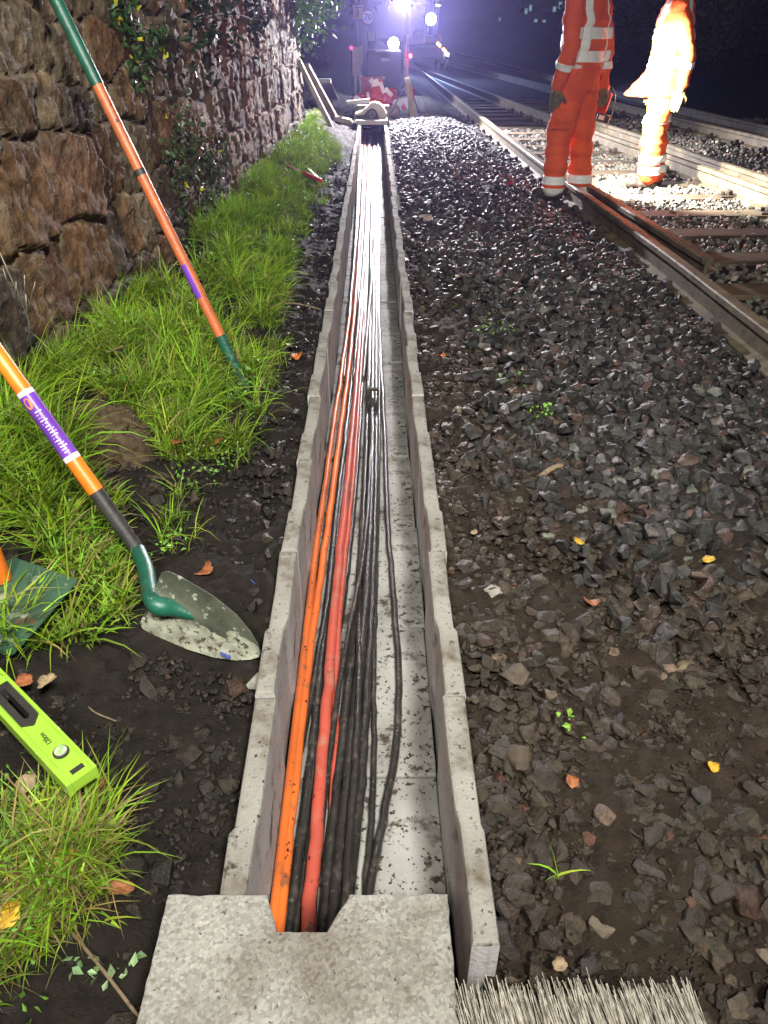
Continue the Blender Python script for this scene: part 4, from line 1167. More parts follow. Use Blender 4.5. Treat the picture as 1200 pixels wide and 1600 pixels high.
# hand hole frame
fr = [(H0 - 0.012, v0 + 0.012), (H0, v0 - 0.004), (H1 + 0.01, v0 - 0.004), (H1 + 0.01, v1 + 0.004), (H0 + 0.006, v1 + 0.004), (H0 - 0.012, v1 - 0.012)]
inn = [(H0 + 0.006, v0 + 0.014), (H0 + 0.012, v0 + 0.008), (H1 - 0.006, v0 + 0.008), (H1 - 0.006, v1 - 0.008), (H0 + 0.014, v1 - 0.008), (H0 + 0.006, v1 - 0.014)]
bm = bmesh.new()
A_ = [[bm.verts.new(lvl(u, v, z)) for u, v in pl_] for pl_ in (fr, inn) for z in (0.004, -0.026)]
for i in range(6):
    j = (i + 1) % 6
    bm.faces.new((A_[0][i], A_[0][j], A_[2][j], A_[2][i])); bm.faces.new((A_[2][i], A_[2][j], A_[3][j], A_[3][i]))
    bm.faces.new((A_[0][i], A_[1][i], A_[1][j], A_[0][j])); bm.faces.new((A_[1][i], A_[3][i], A_[3][j], A_[1][j]))
bm_obj('hand_hole_frame', bm, M['black_rubber'], root)
def disc(uc, vc, r, z0, z1, name, m, parent, n=32):
    return lvl_prism([(uc + r * math.cos(2 * math.pi * k / n), vc + r * math.sin(2 * math.pi * k / n)) for k in range(n)], z0, z1, name, m, parent)
uv_ = 0.070; vv_ = W_ * 0.55; rv = W_ * 0.26
ring = disc(uv_, vv_, rv, -0.002, 0.005, 'vial_ring', M['black_rubber'], root)
disc(uv_, vv_, rv * 0.80, 0.0, 0.007, 'vial_window', M['clear'], ring)
an = 0.9
pg = [(uv_ + rv * (a_ * math.cos(an) - b_2 * math.sin(an)), vv_ + rv * (a_ * math.sin(an) + b_2 * math.cos(an))) for a_, b_2 in ((-0.62, -0.25), (0.62, -0.25), (0.62, 0.22), (-0.62, 0.22))]
lvl_prism(pg, 0.004, 0.0085, 'vial', M['vial_green'], ring, 0.0008)
lvl_prism([(0.014, W_ * 0.34), (0.024, W_ * 0.34), (0.024, W_ * 0.78), (0.014, W_ * 0.78)], -0.001, 0.0016, 'end_slot', M['black_rubber'], root)
def text_mesh(name, body, size, m, parent, Mw):
    cu = bpy.data.curves.new(name, 'FONT'); cu.body = body; cu.size = size; cu.align_x = 'CENTER'; cu.align_y = 'CENTER'; cu.extrude = 0.0004
    o = bpy.data.objects.new(name, cu); COL.objects.link(o)
    dg = bpy.context.evaluated_depsgraph_get()
    me = bpy.data.meshes.new_from_object(o.evaluated_get(dg))
    bpy.data.objects.remove(o)
    q = link(name, me, m, parent)
    q.matrix_local = Mw
    return q
tu = dlv.copy(); tz = Vector((0, 0, 1)); tv = tz.cross(tu)
Mt = Matrix((tu, tv, tz)).transposed().to_4x4(); Mt.translation = lvl(0.118, W_ * 0.50, 0.0012)
text_mesh('length_marking', '120cm', 0.0125, M['black_print'], root, Mt)

# ------------------------------------------------------------------ broom
bp0 = at(912, 1640, 0.03)
root = empty('broom', bp0, 0, 'stiff pale bristle broom head at the bottom right corner', 'broom')
bm = bmesh.new(); bm_box(bm, (0.37, 0.055, 0.045), (0, -0.045, 0.0), bev=0.008); bm_obj('head_block', bm, M['timber'], root)
bm = bmesh.new(); bm_tube(bm, [(0, -0.07, 0.0), (0.05, -0.9, 0.55)], 0.014, 12); bm_obj('shaft', bm, M['timber'], root, True)
bm = bmesh.new()
for k in range(24):
    for row in range(2):
        tx = -0.175 + 0.35 * k / 23 + random.uniform(-0.003, 0.003); tz_ = -0.014 + 0.014 * row
        lx, lz = random.gauss(-0.014, 0.008), random.gauss(0.006, 0.008)
        for q in range(13):
            a0 = Vector((tx + random.gauss(0, 0.0025), -0.02, tz_ + random.gauss(0, 0.0025)))
            L_ = random.uniform(0.075, 0.105)
            tp = a0 + Vector((lx + random.gauss(0, 0.007), L_, lz + random.gauss(0, 0.007)))
            bm_tube(bm, [a0, (a0 + tp) / 2 + Vector((random.gauss(0, 0.0006), 0, random.gauss(0, 0.0006))), tp], [0.0009, 0.0008, 0.0006], 4)
bm_obj('bristles', bm, M['bristle'], root)

# ------------------------------------------------------------------ people
def cap_(bm, a, b, ra, rb, seg=14):
    a, b = Vector(a), Vector(b)
    bm_tube(bm, [a, a.lerp(b, 0.33), a.lerp(b, 0.66), b], [ra, ra + (rb - ra) * 0.33, ra + (rb - ra) * 0.66, rb], seg)
    bm_ellipsoid(bm, a, (ra,) * 3, None, seg, 8); bm_ellipsoid(bm, b, (rb,) * 3, None, seg, 8)
def oval_stack(bm, secs, seg=22):
    """secs: (x, y, z, rx, ry)"""
    rings = [[bm.verts.new((x + rx_ * math.cos(2 * math.pi * k / seg), y + ry_ * math.sin(2 * math.pi * k / seg), z)) for k in range(seg)] for x, y, z, rx_, ry_ in secs]
    for i in range(len(rings) - 1):
        for k in range(seg): bm.faces.new((rings[i][k], rings[i][(k + 1) % seg], rings[i + 1][(k + 1) % seg], rings[i + 1][k]))
    bm.faces.new(rings[0][::-1]); bm.faces.new(rings[-1])
def band_from(src, name, planes, m, parent, off=0.006, bbox=None, shape=None):
    """strip of src's surface between two planes [(co, no), (co, no)], lifted off it"""
    bm = bmesh.new(); bm.from_mesh(src.data)
    for co, no in planes:
        g_ = bm.verts[:] + bm.edges[:] + bm.faces[:]
        bmesh.ops.bisect_plane(bm, geom=g_, plane_co=co, plane_no=no, clear_outer=True)
    if bbox:
        kill = [f for f in bm.faces if not bbox(f.calc_center_median())]
        bmesh.ops.delete(bm, geom=kill, context='FACES')
    if not bm.faces:
        bm.free(); return None
    bm.normal_update()
    for v in bm.verts: v.co += v.normal * off
    q = bmesh.ops.extrude_face_region(bm, geom=bm.faces[:])
    for v in [e for e in q['geom'] if isinstance(e, bmesh.types.BMVert)]: v.co -= v.normal * off * 0.9
    o = bm_obj(name, bm, m, parent, True)
    return o
def hand(name, m, parent, wrist, d, palm_n, s=1.0, curl=0.35, thumb=1):
    """palm and five fingers; d points down the hand, palm_n faces the palm side"""
    d = Vector(d).normalized(); n = (Vector(palm_n) - d * Vector(palm_n).dot(d)).normalized(); x = d.cross(n).normalized() * thumb
    bm = bmesh.new(); w_ = Vector(wrist)
    cap_(bm, w_ - d * 0.02, w_ + d * 0.03, 0.030 * s, 0.032 * s)
    for k in range(4):
        cap_(bm, w_ + d * 0.03 + x * (0.028 - 0.019 * k) * s, w_ + d * 0.095 * s + x * (0.031 - 0.0205 * k) * s, 0.017 * s, 0.0135 * s, 10)
        ln = (0.070, 0.080, 0.074, 0.058)[k] * s
        p = w_ + d * 0.095 * s + x * (0.031 - 0.0205 * k) * s
        ang = curl
        for j, fr_ in enumerate((0.45, 0.32, 0.25)):
            dd = d * math.cos(ang) + n * math.sin(ang)
            q = p + dd * ln * fr_
            cap_(bm, p, q, (0.0115 - 0.001 * j) * s, (0.0105 - 0.001 * j) * s, 8)
            p = q; ang += curl * 0.9
    p = w_ + d * 0.03 * s + x * 0.03 * s
    q = p + (d * 0.6 + x * 0.65 + n * 0.3).normalized() * 0.045 * s
    r_ = q + (d * 0.9 + x * 0.15 + n * 0.5).normalized() * 0.036 * s
    cap_(bm, p, q, 0.015 * s, 0.012 * s, 8); cap_(bm, q, r_, 0.012 * s, 0.010 * s, 8)
    return remeshed(name, bm, 0.0055, m, parent, 2)
def person(loc, rz, label, pose):
    root = empty('person', loc, rz, label, 'person')
    J = pose
    # body: head, neck, trunk, limbs in one skin
    bm = bmesh.new()
    oval_stack(bm, [(0, 0, 0.86, 0.14, 0.10), (0, 0, 0.98, 0.155, 0.11), (0, 0, 1.14, 0.135, 0.10), (0, 0.01, 1.30, 0.165, 0.115), (0, 0.0, 1.42, 0.16, 0.095), (0, -0.005, 1.48, 0.075, 0.07)])
    cap_(bm, (0, -0.01, 1.45), (0, 0.015, 1.58), 0.058, 0.055)
    hd = Vector(J['head'])
    bm_ellipsoid(bm, hd, (0.076, 0.098, 0.118), None, 20, 14)
    bm_ellipsoid(bm, hd + Vector((0, 0.045, -0.07)), (0.052, 0.052, 0.055))
    bm_ellipsoid(bm, hd + Vector((0, 0.102, -0.02)), (0.013, 0.018, 0.024)); bm_ellipsoid(bm, hd + Vector((0, 0.092, -0.065)), (0.026, 0.012, 0.008))
    for s in (-1, 1):
        bm_ellipsoid(bm, hd + Vector((s * 0.078, -0.005, -0.015)), (0.010, 0.022, 0.032))
        cap_(bm, J['sho'][s], J['elb'][s], 0.048, 0.040); cap_(bm, J['elb'][s], J['wri'][s], 0.040, 0.027)
        cap_(bm, J['hip'][s], J['kne'][s], 0.078, 0.055); cap_(bm, J['kne'][s], J['ank'][s], 0.054, 0.036)
    body = remeshed('body', bm, 0.013, M['skin'], root, 3)
    for s in (-1, 1):
        bm = bmesh.new(); bm_ellipsoid(bm, hd + Vector((s * 0.031, 0.088, 0.008)), (0.012, 0.008, 0.008), None, 12, 8)
        bm_obj('eye', bm, M['white_plastic'], body, True)
    # trousers
    bm = bmesh.new()
    oval_stack(bm, [(0, 0, 0.84, 0.16, 0.125), (0, 0, 0.95, 0.185, 0.148), (0, 0, 1.08, 0.165, 0.13)])
    for s in (-1, 1):
        cap_(bm, J['hip'][s], J['kne'][s], 0.118, 0.097); cap_(bm, J['kne'][s], Vector(J['ank'][s]) + Vector((0, 0, 0.02)), 0.096, 0.088)
    tro = remeshed('trousers', bm, 0.012, M['orange_cloth'], root, 3, 0.04, 14)
    for s in (-1, 1):
        band_from(tro, 'pocket', [((0, 0, 0.56), (0, 0, -1)), ((0, 0, 0.74), (0, 0, 1)), ((0, -0.07, 0), (0, -1, 0)), ((0, 0.085, 0), (0, 1, 0))], M['orange_cloth'], tro, 0.010, lambda c, s=s: c.x * s > 0.135)
    # jacket
    bm = bmesh.new()
    fl_ = J.get('flare', 0.0)
    oval_stack(bm, [(0, 0, 0.97, 0.176, 0.137), (0, 0, 1.02, 0.182, 0.142), (0, 0, 1.16, 0.185, 0.15), (0, 0.005, 1.32, 0.2, 0.15), (0, 0, 1.43, 0.185, 0.125), (0, -0.01, 1.50, 0.10, 0.09), (0, -0.01, 1.53, 0.075, 0.075)] if J.get('coverall') else [(0, 0.02 + fl_ * 0.6, 0.76, 0.205 + fl_ * 0.5, 0.17 + fl_), (0, 0.01 + fl_ * 0.3, 0.86, 0.20, 0.165 + fl_ * 0.6), (0, 0, 1.0, 0.195, 0.16), (0, 0, 1.16, 0.19, 0.155), (0, 0.005, 1.32, 0.205, 0.155), (0, 0, 1.43, 0.185, 0.125), (0, -0.01, 1.50, 0.10, 0.09), (0, -0.01, 1.53, 0.075, 0.075)])
    for s in (-1, 1):
        cap_(bm, J['sho'][s], J['elb'][s], 0.078, 0.066); cap_(bm, J['elb'][s], J['wri'][s], 0.066, 0.052)
    jac = remeshed('jacket', bm, 0.012, M['orange_cloth'], root, 3, 0.036, 13)
    for z in J['bands']:
        band_from(jac, 'reflective_band', [((0, 0, z - 0.038), (0, 0, -1)), ((0, 0, z + 0.038), (0, 0, 1))], M['tape'], jac, 0.006,
                  (lambda c: abs(c.x) < 0.225) if J.get('bandclip', True) else None)
    for s in (-1, 1):       # braces over the shoulders
        band_from(jac, 'brace_band', [((s * 0.135 - 0.025, 0, 0), (-1, 0, 0)), ((s * 0.135 + 0.025, 0, 0), (1, 0, 0)), ((0, 0, J['bands'][0]), (0, 0, -1))], M['tape'], jac, 0.0065)
        e_, w2 = Vector(J['elb'][s]), Vector(J['wri'][s]); dd = (w2 - e_).normalized()
        c0 = e_ + (w2 - e_) * 0.35
        band_from(jac, 'sleeve_band', [(c0, -dd), (c0 + dd * 0.05, dd)], M['tape'], jac, 0.006, lambda c, c0=c0: (c - c0).length < 0.13)
        k_, a2 = Vector(J['kne'][s]), Vector(J['ank'][s])
        for zz in J['legbands']:
            p = k_.lerp(a2, (k_.z - zz) / (k_.z - a2.z))
            band_from(tro, 'leg_band', [((0, 0, zz - 0.032), (0, 0, -1)), ((0, 0, zz + 0.032), (0, 0, 1))], M['tape'], tro, 0.007, lambda c, p=p, s=s: (c.x * s) >= -0.0)
        # boots
        an_ = Vector(J['ank'][s]); f_ = Vector((s * 0.18, 1, 0)).normalized()
        bm = bmesh.new()
        cap_(bm, an_ + Vector((0, 0, 0.10)), an_ + Vector((0, 0, 0)), 0.058, 0.055)
        cap_(bm, an_ + Vector((0, 0, -0.035)) - f_ * 0.04, an_ + Vector((0, 0, -0.045)) + f_ * 0.15, 0.048, 0.042)
        bm_ellipsoid(bm, an_ + f_ * 0.13 + Vector((0, 0, -0.035)), (0.05, 0.06, 0.046))
        bt = remeshed('boot', bm, 0.009, M['boot'], root, 2)
        co = np.empty(len(bt.data.vertices) * 3, np.float32); bt.data.vertices.foreach_get('co', co); co = co.reshape(-1, 3)
        co[:, 2] = np.maximum(co[:, 2], 0.0); bt.data.vertices.foreach_set('co', co.ravel())
        hd_, pn, cl, th = J['hand'][s]
        hand('glove', M['glove'], root, w2 + Vector(hd_).normalized() * 0.02, hd_, pn, 1.12, cl, th)
    # helmet
    bm = bmesh.new()
    bm_ellipsoid(bm, hd + Vector((0, -0.005, 0.045)), (0.105, 0.13, 0.105), None, 24, 16)
    bmesh.ops.bisect_plane(bm, geom=bm.verts[:] + bm.edges[:] + bm.faces[:], plane_co=hd + Vector((0, 0, 0.035)), plane_no=(0, 0, -1), clear_outer=True)
    bm_box(bm, (0.17, 0.06, 0.008), hd + Vector((0, 0.135, 0.038)), Euler((-0.2, 0, 0)), 0.003)
    he = bm_obj('helmet', bm, M['white_plastic'], root, True)
    bm = bmesh.new(); bm_tube(bm, [hd + Vector((0, 0.13, 0.085)), hd + Vector((0, 0.165, 0.08))], 0.022, 14)
    bm_obj('head_torch', bm, M['dark_metal'], he, angle=40)
    return root
P1 = dict(head=(0, 0.03, 1.63), sho={-1: (-0.19, 0, 1.41), 1: (0.19, 0, 1.41)}, elb={-1: (-0.245, -0.04, 1.12), 1: (0.25, -0.05, 1.12)},
          wri={-1: (-0.22, 0.05, 0.865), 1: (0.26, -0.06, 0.86)}, hip={-1: (-0.09, 0, 0.90), 1: (0.09, 0, 0.90)}, kne={-1: (-0.11, 0.06, 0.49), 1: (0.10, -0.02, 0.49)},
          ank={-1: (-0.115, 0.05, 0.085), 1: (0.10, -0.07, 0.085)}, bands=(1.07, 1.225), legbands=(0.075, 0.165),
          hand={-1: ((0.05, 0.1, -1), (1, 0, 0), 0.22, 1), 1: ((0.0, 0.0, -1), (-1, 0.0, 0), 0.8, -1)}, coverall=True)
p1 = at(882, 311, -0.13)
q1 = person(p1, R(46), 'worker in orange overalls seen from behind, olive gloved hand hanging, at the near rail', P1)
P2 = dict(head=(0, 0.04, 1.62), sho={-1: (-0.19, 0, 1.41), 1: (0.19, 0, 1.41)}, elb={-1: (-0.25, -0.13, 1.12), 1: (0.25, 0.02, 1.12)},
          wri={-1: (-0.24, -0.13, 0.85), 1: (0.23, 0.09, 0.87)}, hip={-1: (-0.09, 0, 0.90), 1: (0.09, 0, 0.90)}, kne={-1: (-0.10, 0.03, 0.49), 1: (0.10, 0.0, 0.49)},
          ank={-1: (-0.10, 0.0, 0.085), 1: (0.10, -0.05, 0.085)}, bands=(1.02, 1.22), legbands=(0.16, 0.25, 0.58), flare=0.09,
          hand={-1: ((0.05, 0.15, -1), (1, 0, 0), 0.3, 1), 1: ((-0.05, 0.15, -1), (-1, 0, 0), 0.3, -1)})
p2 = at(1010, 293, -0.17)
q2 = person(p2, R(72), 'worker in a flared orange coat turned left, glaring in torch light between the rails', P2)
q1.scale = (1.09, 1.09, 1.04); q2.scale = (1.09, 1.09, 1.07)
# red cordless machine carried by the near worker
tl = atY(944, 160, p1.y + 0.22)
root = empty('work_torch', tl, R(-20), 'red and black cordless torch held low at the near worker\'s right side', 'work torch')
bm = bmesh.new(); bm_box(bm, (0.09, 0.10, 0.17), (0, 0, 0), Euler((0, 0.25, 0)), 0.02); bm_box(bm, (0.05, 0.16, 0.05), (0.0, 0.0, 0.11), Euler((0, 0.2, 0)), 0.015)
bm_obj('housing', bm, M['red_plastic'], root, angle=40)
bm = bmesh.new(); bm_box(bm, (0.11, 0.09, 0.06), (0.01, 0, -0.12), Euler((0, 0.2, 0)), 0.01); bm_obj('battery', bm, M['dark_metal'], root)
bm = bmesh.new(); bm_box(bm, (0.05, 0.012, 0.035), (0, -0.047, -0.115), Euler((0, 0.2, 0)), 0.003); bm_obj('label_plate', bm, M['sign_white'], root)
bm = bmesh.new(); bm_tube(bm, spline([(0.05, 0, 0.12), (0.09, 0, 0.05), (0.085, -0.02, -0.08), (0.05, -0.03, -0.2)], 5), 0.005, 6); bm_obj('wrist_strap', bm, M['pale_timber'], root, True)
# the work torch's own beam
lamp('work_torch_light', 'SPOT', tl + Vector((0.10, -0.02, 0.10)), 1300, (1.0, 0.97, 0.88), 0.03, p2 + Vector((0.25, -0.25, 0.55)), 138, 0.5)

# ------------------------------------------------------------------ the lit end: lamp pole and things round it
pb_ = at(637, 181, -0.03)
root = empty('tripod_lamp', pb_, 0, 'tall lamp pole on a tripod with a glaring white head', 'work lamp')
YP = pb_.y
hp_ = atY(632, 8, YP) - pb_
pt = lambda px, py, dy=0: atY(px, py, YP + dy) - pb_
bm = bmesh.new(); bm_tube(bm, [pt(637, 150), pt(635, 92)], 0.033, 14); bm_tube(bm, [pt(635, 94), hp_], 0.014, 12)
bm_obj('pole', bm, M['grey_metal'], root, angle=40)
bm = bmesh.new(); bm_tube(bm, [pt(636, 122), pt(636, 130)], 0.045, 14); bm_obj('collar', bm, M['dark_metal'], root, angle=40)
for a_ in ((607, 186, -0.1), (641, 182, -0.25), (655, 178, 0.35)):
    bm = bmesh.new(); e_ = atY(a_[0], a_[1], YP + a_[2]) - pb_; e_.z = float(gz(e_.x + pb_.x, e_.y + pb_.y)) - pb_.z + 0.01
    bm_tube(bm, [pt(636, 125), e_], 0.012, 8); bm_obj('leg', bm, M['dark_metal'], root)
bm = bmesh.new(); bm_box(bm, (0.20, 0.08, 0.13), hp_ + Vector((0, 0.0, 0.06)), None, 0.01); hb = bm_obj('lamp_head', bm, M['dark_metal'], root)
bm = bmesh.new(); bm_box(bm, (0.18, 0.004, 0.11), hp_ + Vector((0, -0.046, 0.06)), None, 0); bm_obj('lens', bm, E_WHITE, hb)
lamp('tripod_lamp_light', 'SPOT', pb_ + hp_ + Vector((0, -0.13, 0.05)), 4200, (1.0, 0.95, 0.99), 0.05, pb_ + hp_ + Vector((-0.3, -5, -1.6)), 150, 0.5)
# red beacon on the pole
bk = pt(641, 87, -0.05)
bm = bmesh.new(); bm_ellipsoid(bm, bk, (0.028, 0.028, 0.03), None, 14, 10); bm_obj('red_beacon', bm, E_RED, root, True)
lamp('red_beacon_light', 'POINT', pb_ + bk + Vector((0.02, -0.06, 0)), 5, (1, 0.03, 0.08), 0.03)
# red paddle and red tube beside it
bm = bmesh.new()
pv = [(-0.045, 0, -0.05), (0.045, 0, -0.05), (0.03, 0, 0.0), (0.006, 0, 0.06), (-0.006, 0, 0.06), (-0.03, 0, 0.0)]
f1 = [bm.verts.new(Vector(p) + Vector((0, -0.008, 0))) for p in pv]; f2 = [bm.verts.new(Vector(p) + Vector((0, 0.008, 0))) for p in pv]
bm.faces.new(f1); bm.faces.new(f2[::-1])
for k in range(6): bm.faces.new((f1[k], f2[k], f2[(k + 1) % 6], f1[(k + 1) % 6]))
bm_tube(bm, [(0, 0, 0.055), (0, 0, 0.16)], 0.006, 6)
o = bm_obj('red_paddle', bm, M['red_plastic']); o.location = atY(631, 166, YP - 0.06); tag(o, 'small red fan shaped paddle hanging at the foot of the lamp pole', 'paddle')
bm = bmesh.new(); P_l = [atY(641, 135, YP + 0.05), atY(645, 140, YP + 0.05), atY(646, 150, YP + 0.05), atY(643, 159, YP + 0.05)]
bm_tube(bm, spline([p - P_l[0] for p in P_l], 5), 0.017, 10); o = bm_obj('red_hose', bm, M['red_plastic'], None, True); o.location = P_l[0]; tag(o, 'short red hose hooked beside the wooden stake', 'hose')
# wooden stake
s0 = at(645, 184, -0.03); s1 = atY(637, 126, s0.y + 0.08)
bm = bmesh.new(); dlt = s1 - s0; bm_box(bm, (0.085, 0.03, dlt.length + 0.08), (0, 0, 0), None, 0.004)
o = bm_obj('wooden_stake', bm, M['timber']); o.matrix_world = Matrix.Translation((s0 + s1) / 2) @ Vector((0, 0, 1)).rotation_difference(dlt).to_matrix().to_4x4()
tag(o, 'grey wooden stake leaning against the lamp pole', 'stake')
# grey sack
bm = bmesh.new(); bm_ellipsoid(bm, (0, 0, 0.085), (0.10, 0.08, 0.11), None, 32, 20)
for v in bm.verts:
    v.co *= 1 + 0.25 * (vnoise(v.co.x * 16 + 5, v.co.z * 14 + v.co.y * 9, 71) - 0.5)
o = bm_obj('grey_sack', bm, M['sack'], None, True); o.location = at(616, 184, -0.06) ; tag(o, 'rounded grey sack on the ballast beside the far slab', 'sack')
# cream machine with black drum on the far slab
Yt = mid.y - 0.1
ct = atY(579, 184, Yt); ct.z = 0.062
sc_ = (atY(603, 180, Yt) - atY(553, 180, Yt)).length
root = empty('cream_tool', ct, 0, 'cream cased machine with a round black hub, sitting on the far slab', 'machine')
prof = [(-0.5, 0.0), (-0.5, 0.10), (-0.46, 0.16), (-0.24, 0.20), (-0.10, 0.32), (0.02, 0.44), (0.16, 0.46), (0.30, 0.42), (0.42, 0.30), (0.5, 0.14), (0.5, 0.0)]
bm = bmesh.new()
f1 = [bm.verts.new((x * sc_, -0.09, z * sc_)) for x, z in prof]; f2 = [bm.verts.new((x * sc_, 0.11, z * sc_)) for x, z in prof]
bm.faces.new(f1); bm.faces.new(f2[::-1])
for k in range(len(prof)): bm.faces.new((f1[k], f2[k], f2[(k + 1) % len(prof)], f1[(k + 1) % len(prof)]))
bmesh.ops.bevel(bm, geom=bm.edges[:], offset=0.012, segments=2, profile=0.5, affect='EDGES')
bm_obj('casing', bm, M['cream'], root, angle=35)
prof = [(-0.47, 0.01), (-0.47, 0.09), (-0.2, 0.12), (-0.10, 0.22), (0.04, 0.30), (0.17, 0.24), (0.24, 0.12), (0.26, 0.01)]
bm = bmesh.new()
f1 = [bm.verts.new((x * sc_, -0.098, z * sc_)) for x, z in prof]; f2 = [bm.verts.new((x * sc_, -0.085, z * sc_)) for x, z in prof]
bm.faces.new(f1); bm.faces.new(f2[::-1])
for k in range(len(prof)): bm.faces.new((f1[k], f2[k], f2[(k + 1) % len(prof)], f1[(k + 1) % len(prof)]))
fp = bm_obj('face_plate', bm, M['black_rubber'], root)
bm = bmesh.new(); n = 28
cc = Vector((0.055 * sc_, -0.10, 0.13 * sc_))
bm_tube(bm, [cc + Vector((math.cos(k * 2 * math.pi / n), 0, math.sin(k * 2 * math.pi / n))) * 0.085 * sc_ for k in range(n + 1)], 0.006, 8)
bm_obj('hub_ring', bm, M['grey_pipe'], fp, True)
# pipe, heap of clothing, crate
bm = bmesh.new(); pa, pe = atY(542, 161, Yt + 0.35), atY(578, 157, Yt + 0.35)
bm_tube(bm, [Vector((0, 0, 0)), pe - pa], 0.032, 14); o = bm_obj('grey_pipe', bm, M['grey_pipe'], None, angle=40); o.location = pa; tag(o, 'short grey pipe poking out left of the cream machine', 'pipe')
bm = bmesh.new(); q0, q1 = pa + Vector((0.08, 0, -0.04)), None
bm_box(bm, (0.5, 0.30, 0.28), (0, 0, 0), None, 0.01)
o = bm_obj('timber_block', bm, M['bark']); o.location = atY(583, 178, Yt + 0.42); o.location.z = pa.z - 0.033 - 0.14; tag(o, 'dark timber block under the pipe and the orange clothing', 'timber block')
Yc = YP + 0.22
hc = atY(590, 152, Yc)
bm = bmesh.new()
for px, py, r1, r2, r3 in ((556, 156, .11, .09, .06), (566, 152, .08, .08, .07), (588, 146, .17, .13, .15), (600, 152, .13, .12, .12), (612, 146, .12, .10, .08), (606, 160, .08, .08, .12), (590, 132, .10, .09, .08)):
    bm_ellipsoid(bm, atY(px, py, Yc) - hc, (r1, r2, r3), Euler((random.uniform(-.4, .4), random.uniform(-.4, .4), 0)), 18, 12)
M['red_cloth'] = mat('red_orange_cloth', (0.55, 0.05, 0.02), (0.38, 0.035, 0.016), 8, 0.8, 0.5, 20, 0.2, bdist=0.02)
hv = remeshed('clothing_heap', bm, 0.012, M['red_cloth'], None, 3, 0.07, 16)
hv.location = hc; tag(hv, 'heap of red orange hi vis clothing with white reflective strips beyond the far slab', 'clothing')
for pa_, pb2, wd in (((580, 131), (592, 128), .05), ((594, 128), (600, 146), .03), ((602, 139), (613, 150), .03), ((553, 153), (562, 157), .045), ((573, 150), (577, 149), .05), ((577, 128), (583, 124), .025)):
    a1, b1 = atY(*pa_, Yc - 0.15), atY(*pb2, Yc - 0.15)
    dd = (b1 - a1); nn = Vector((0, -1, 0)); sd = dd.cross(nn).normalized() * wd
    bm = bmesh.new()
    q = [a1 - sd, b1 - sd, b1 + sd, a1 + sd]
    vs = [bm.verts.new(p - hc) for p in q]; ws_ = [bm.verts.new(p - hc + Vector((0, 0.09, 0))) for p in q]
    bm.faces.new(vs); bm.faces.new(ws_[::-1])
    for k in range(4): bm.faces.new((vs[k], ws_[k], ws_[(k + 1) % 4], vs[(k + 1) % 4]))
    bmesh.ops.bevel(bm, geom=bm.edges[:], offset=0.008, segments=2, profile=0.5, affect='EDGES')
    bm_obj('reflective_strip', bm, M['tape'], hv)
# crate
cr = atY(582, 136, Yc + 0.75)
root = empty('red_crate', cr, 0, 'dull red crate standing behind the heap of clothing', 'crate')
cw = (atY(600, 130, Yc + 0.75) - atY(565, 130, Yc + 0.75)).length
bm = bmesh.new()
for s in (-1, 1):
    bm_box(bm, (cw, 0.015, 0.28), (0, s * 0.16, 0), None, 0.004); bm_box(bm, (0.015, 0.305, 0.28), (s * (cw / 2 - 0.008), 0, 0), None, 0.004)
bm_box(bm, (cw - 0.02, 0.31, 0.012), (0, 0, -0.13), None)
bm_obj('crate_body', bm, M['red_plastic'], root)
bm = bmesh.new()
for s in (-1, 1): bm_box(bm, (cw + 0.02, 0.03, 0.03), (0, s * 0.16, 0.135), None, 0.005); bm_box(bm, (0.03, 0.33, 0.03), (s * cw / 2, 0, 0.135), None, 0.005)
bm_obj('rim', bm, M['red_plastic'], root)
bm = bmesh.new(); bm_box(bm, (cw * 1.15, 0.5, max(0.1, cr.z - 0.14 + 0.06)), (0, 0, 0), None, 0.02)
o = bm_obj('tool_chest', bm, M['dark_metal']); hh_ = max(0.1, cr.z - 0.14 + 0.06); o.location = (cr.x, cr.y, -0.06 + hh_ / 2); tag(o, 'dark chest carrying the red crate', 'chest')

# leaning timbers by the wall's far end
def lean(px0, px1, w1, w2, z0, Y1, name, label, m, cat):
    a1 = at(*px0, z0); b1 = atY(*px1, Y1)
    dl_ = b1 - a1
    bm = bmesh.new(); bm_box(bm, (w1, w2, dl_.length), (0, 0, 0), None, 0.006)
    o = bm_obj(name, bm, m)
    o.matrix_world = Matrix.Translation((a1 + b1) / 2) @ Vector((0, 0, 1)).rotation_difference(dl_).to_matrix().to_4x4()
    return tag(o, label, cat)
lean((518, 199), (467, 96), 0.062, 0.05, -0.02, 10.9, 'pale_post', 'pale squared post propped against the far end of the wall', M['pale_timber'], 'post')
lean((526, 189), (478, 102), 0.09, 0.06, -0.02, 11.6, 'brown_post', 'brown timber post leaning just behind the pale one', M['timber'], 'post')
lean((519, 157), (503, 126), 0.28, 0.06, 0.0, 13.6, 'grey_board', 'grey board tilted in the dark behind the leaning posts', M['grey_pipe'], 'board')
b0 = at(537, 196, -0.05)
bm = bmesh.new(); bm_tube(bm, spline([(0.12, -0.12, 0.05), (0, 0, 0.06), (-0.14, 0.14, 0.08)], 5), [0.035, 0.055, 0.045, 0.06, 0.05, 0.058, 0.044, 0.058, 0.05, 0.047, 0.03], 12)
o = bm_obj('short_log', bm, M['pale_timber'], None, True); o.location = b0; tag(o, 'short pale log lying at the foot of the brown post', 'log')
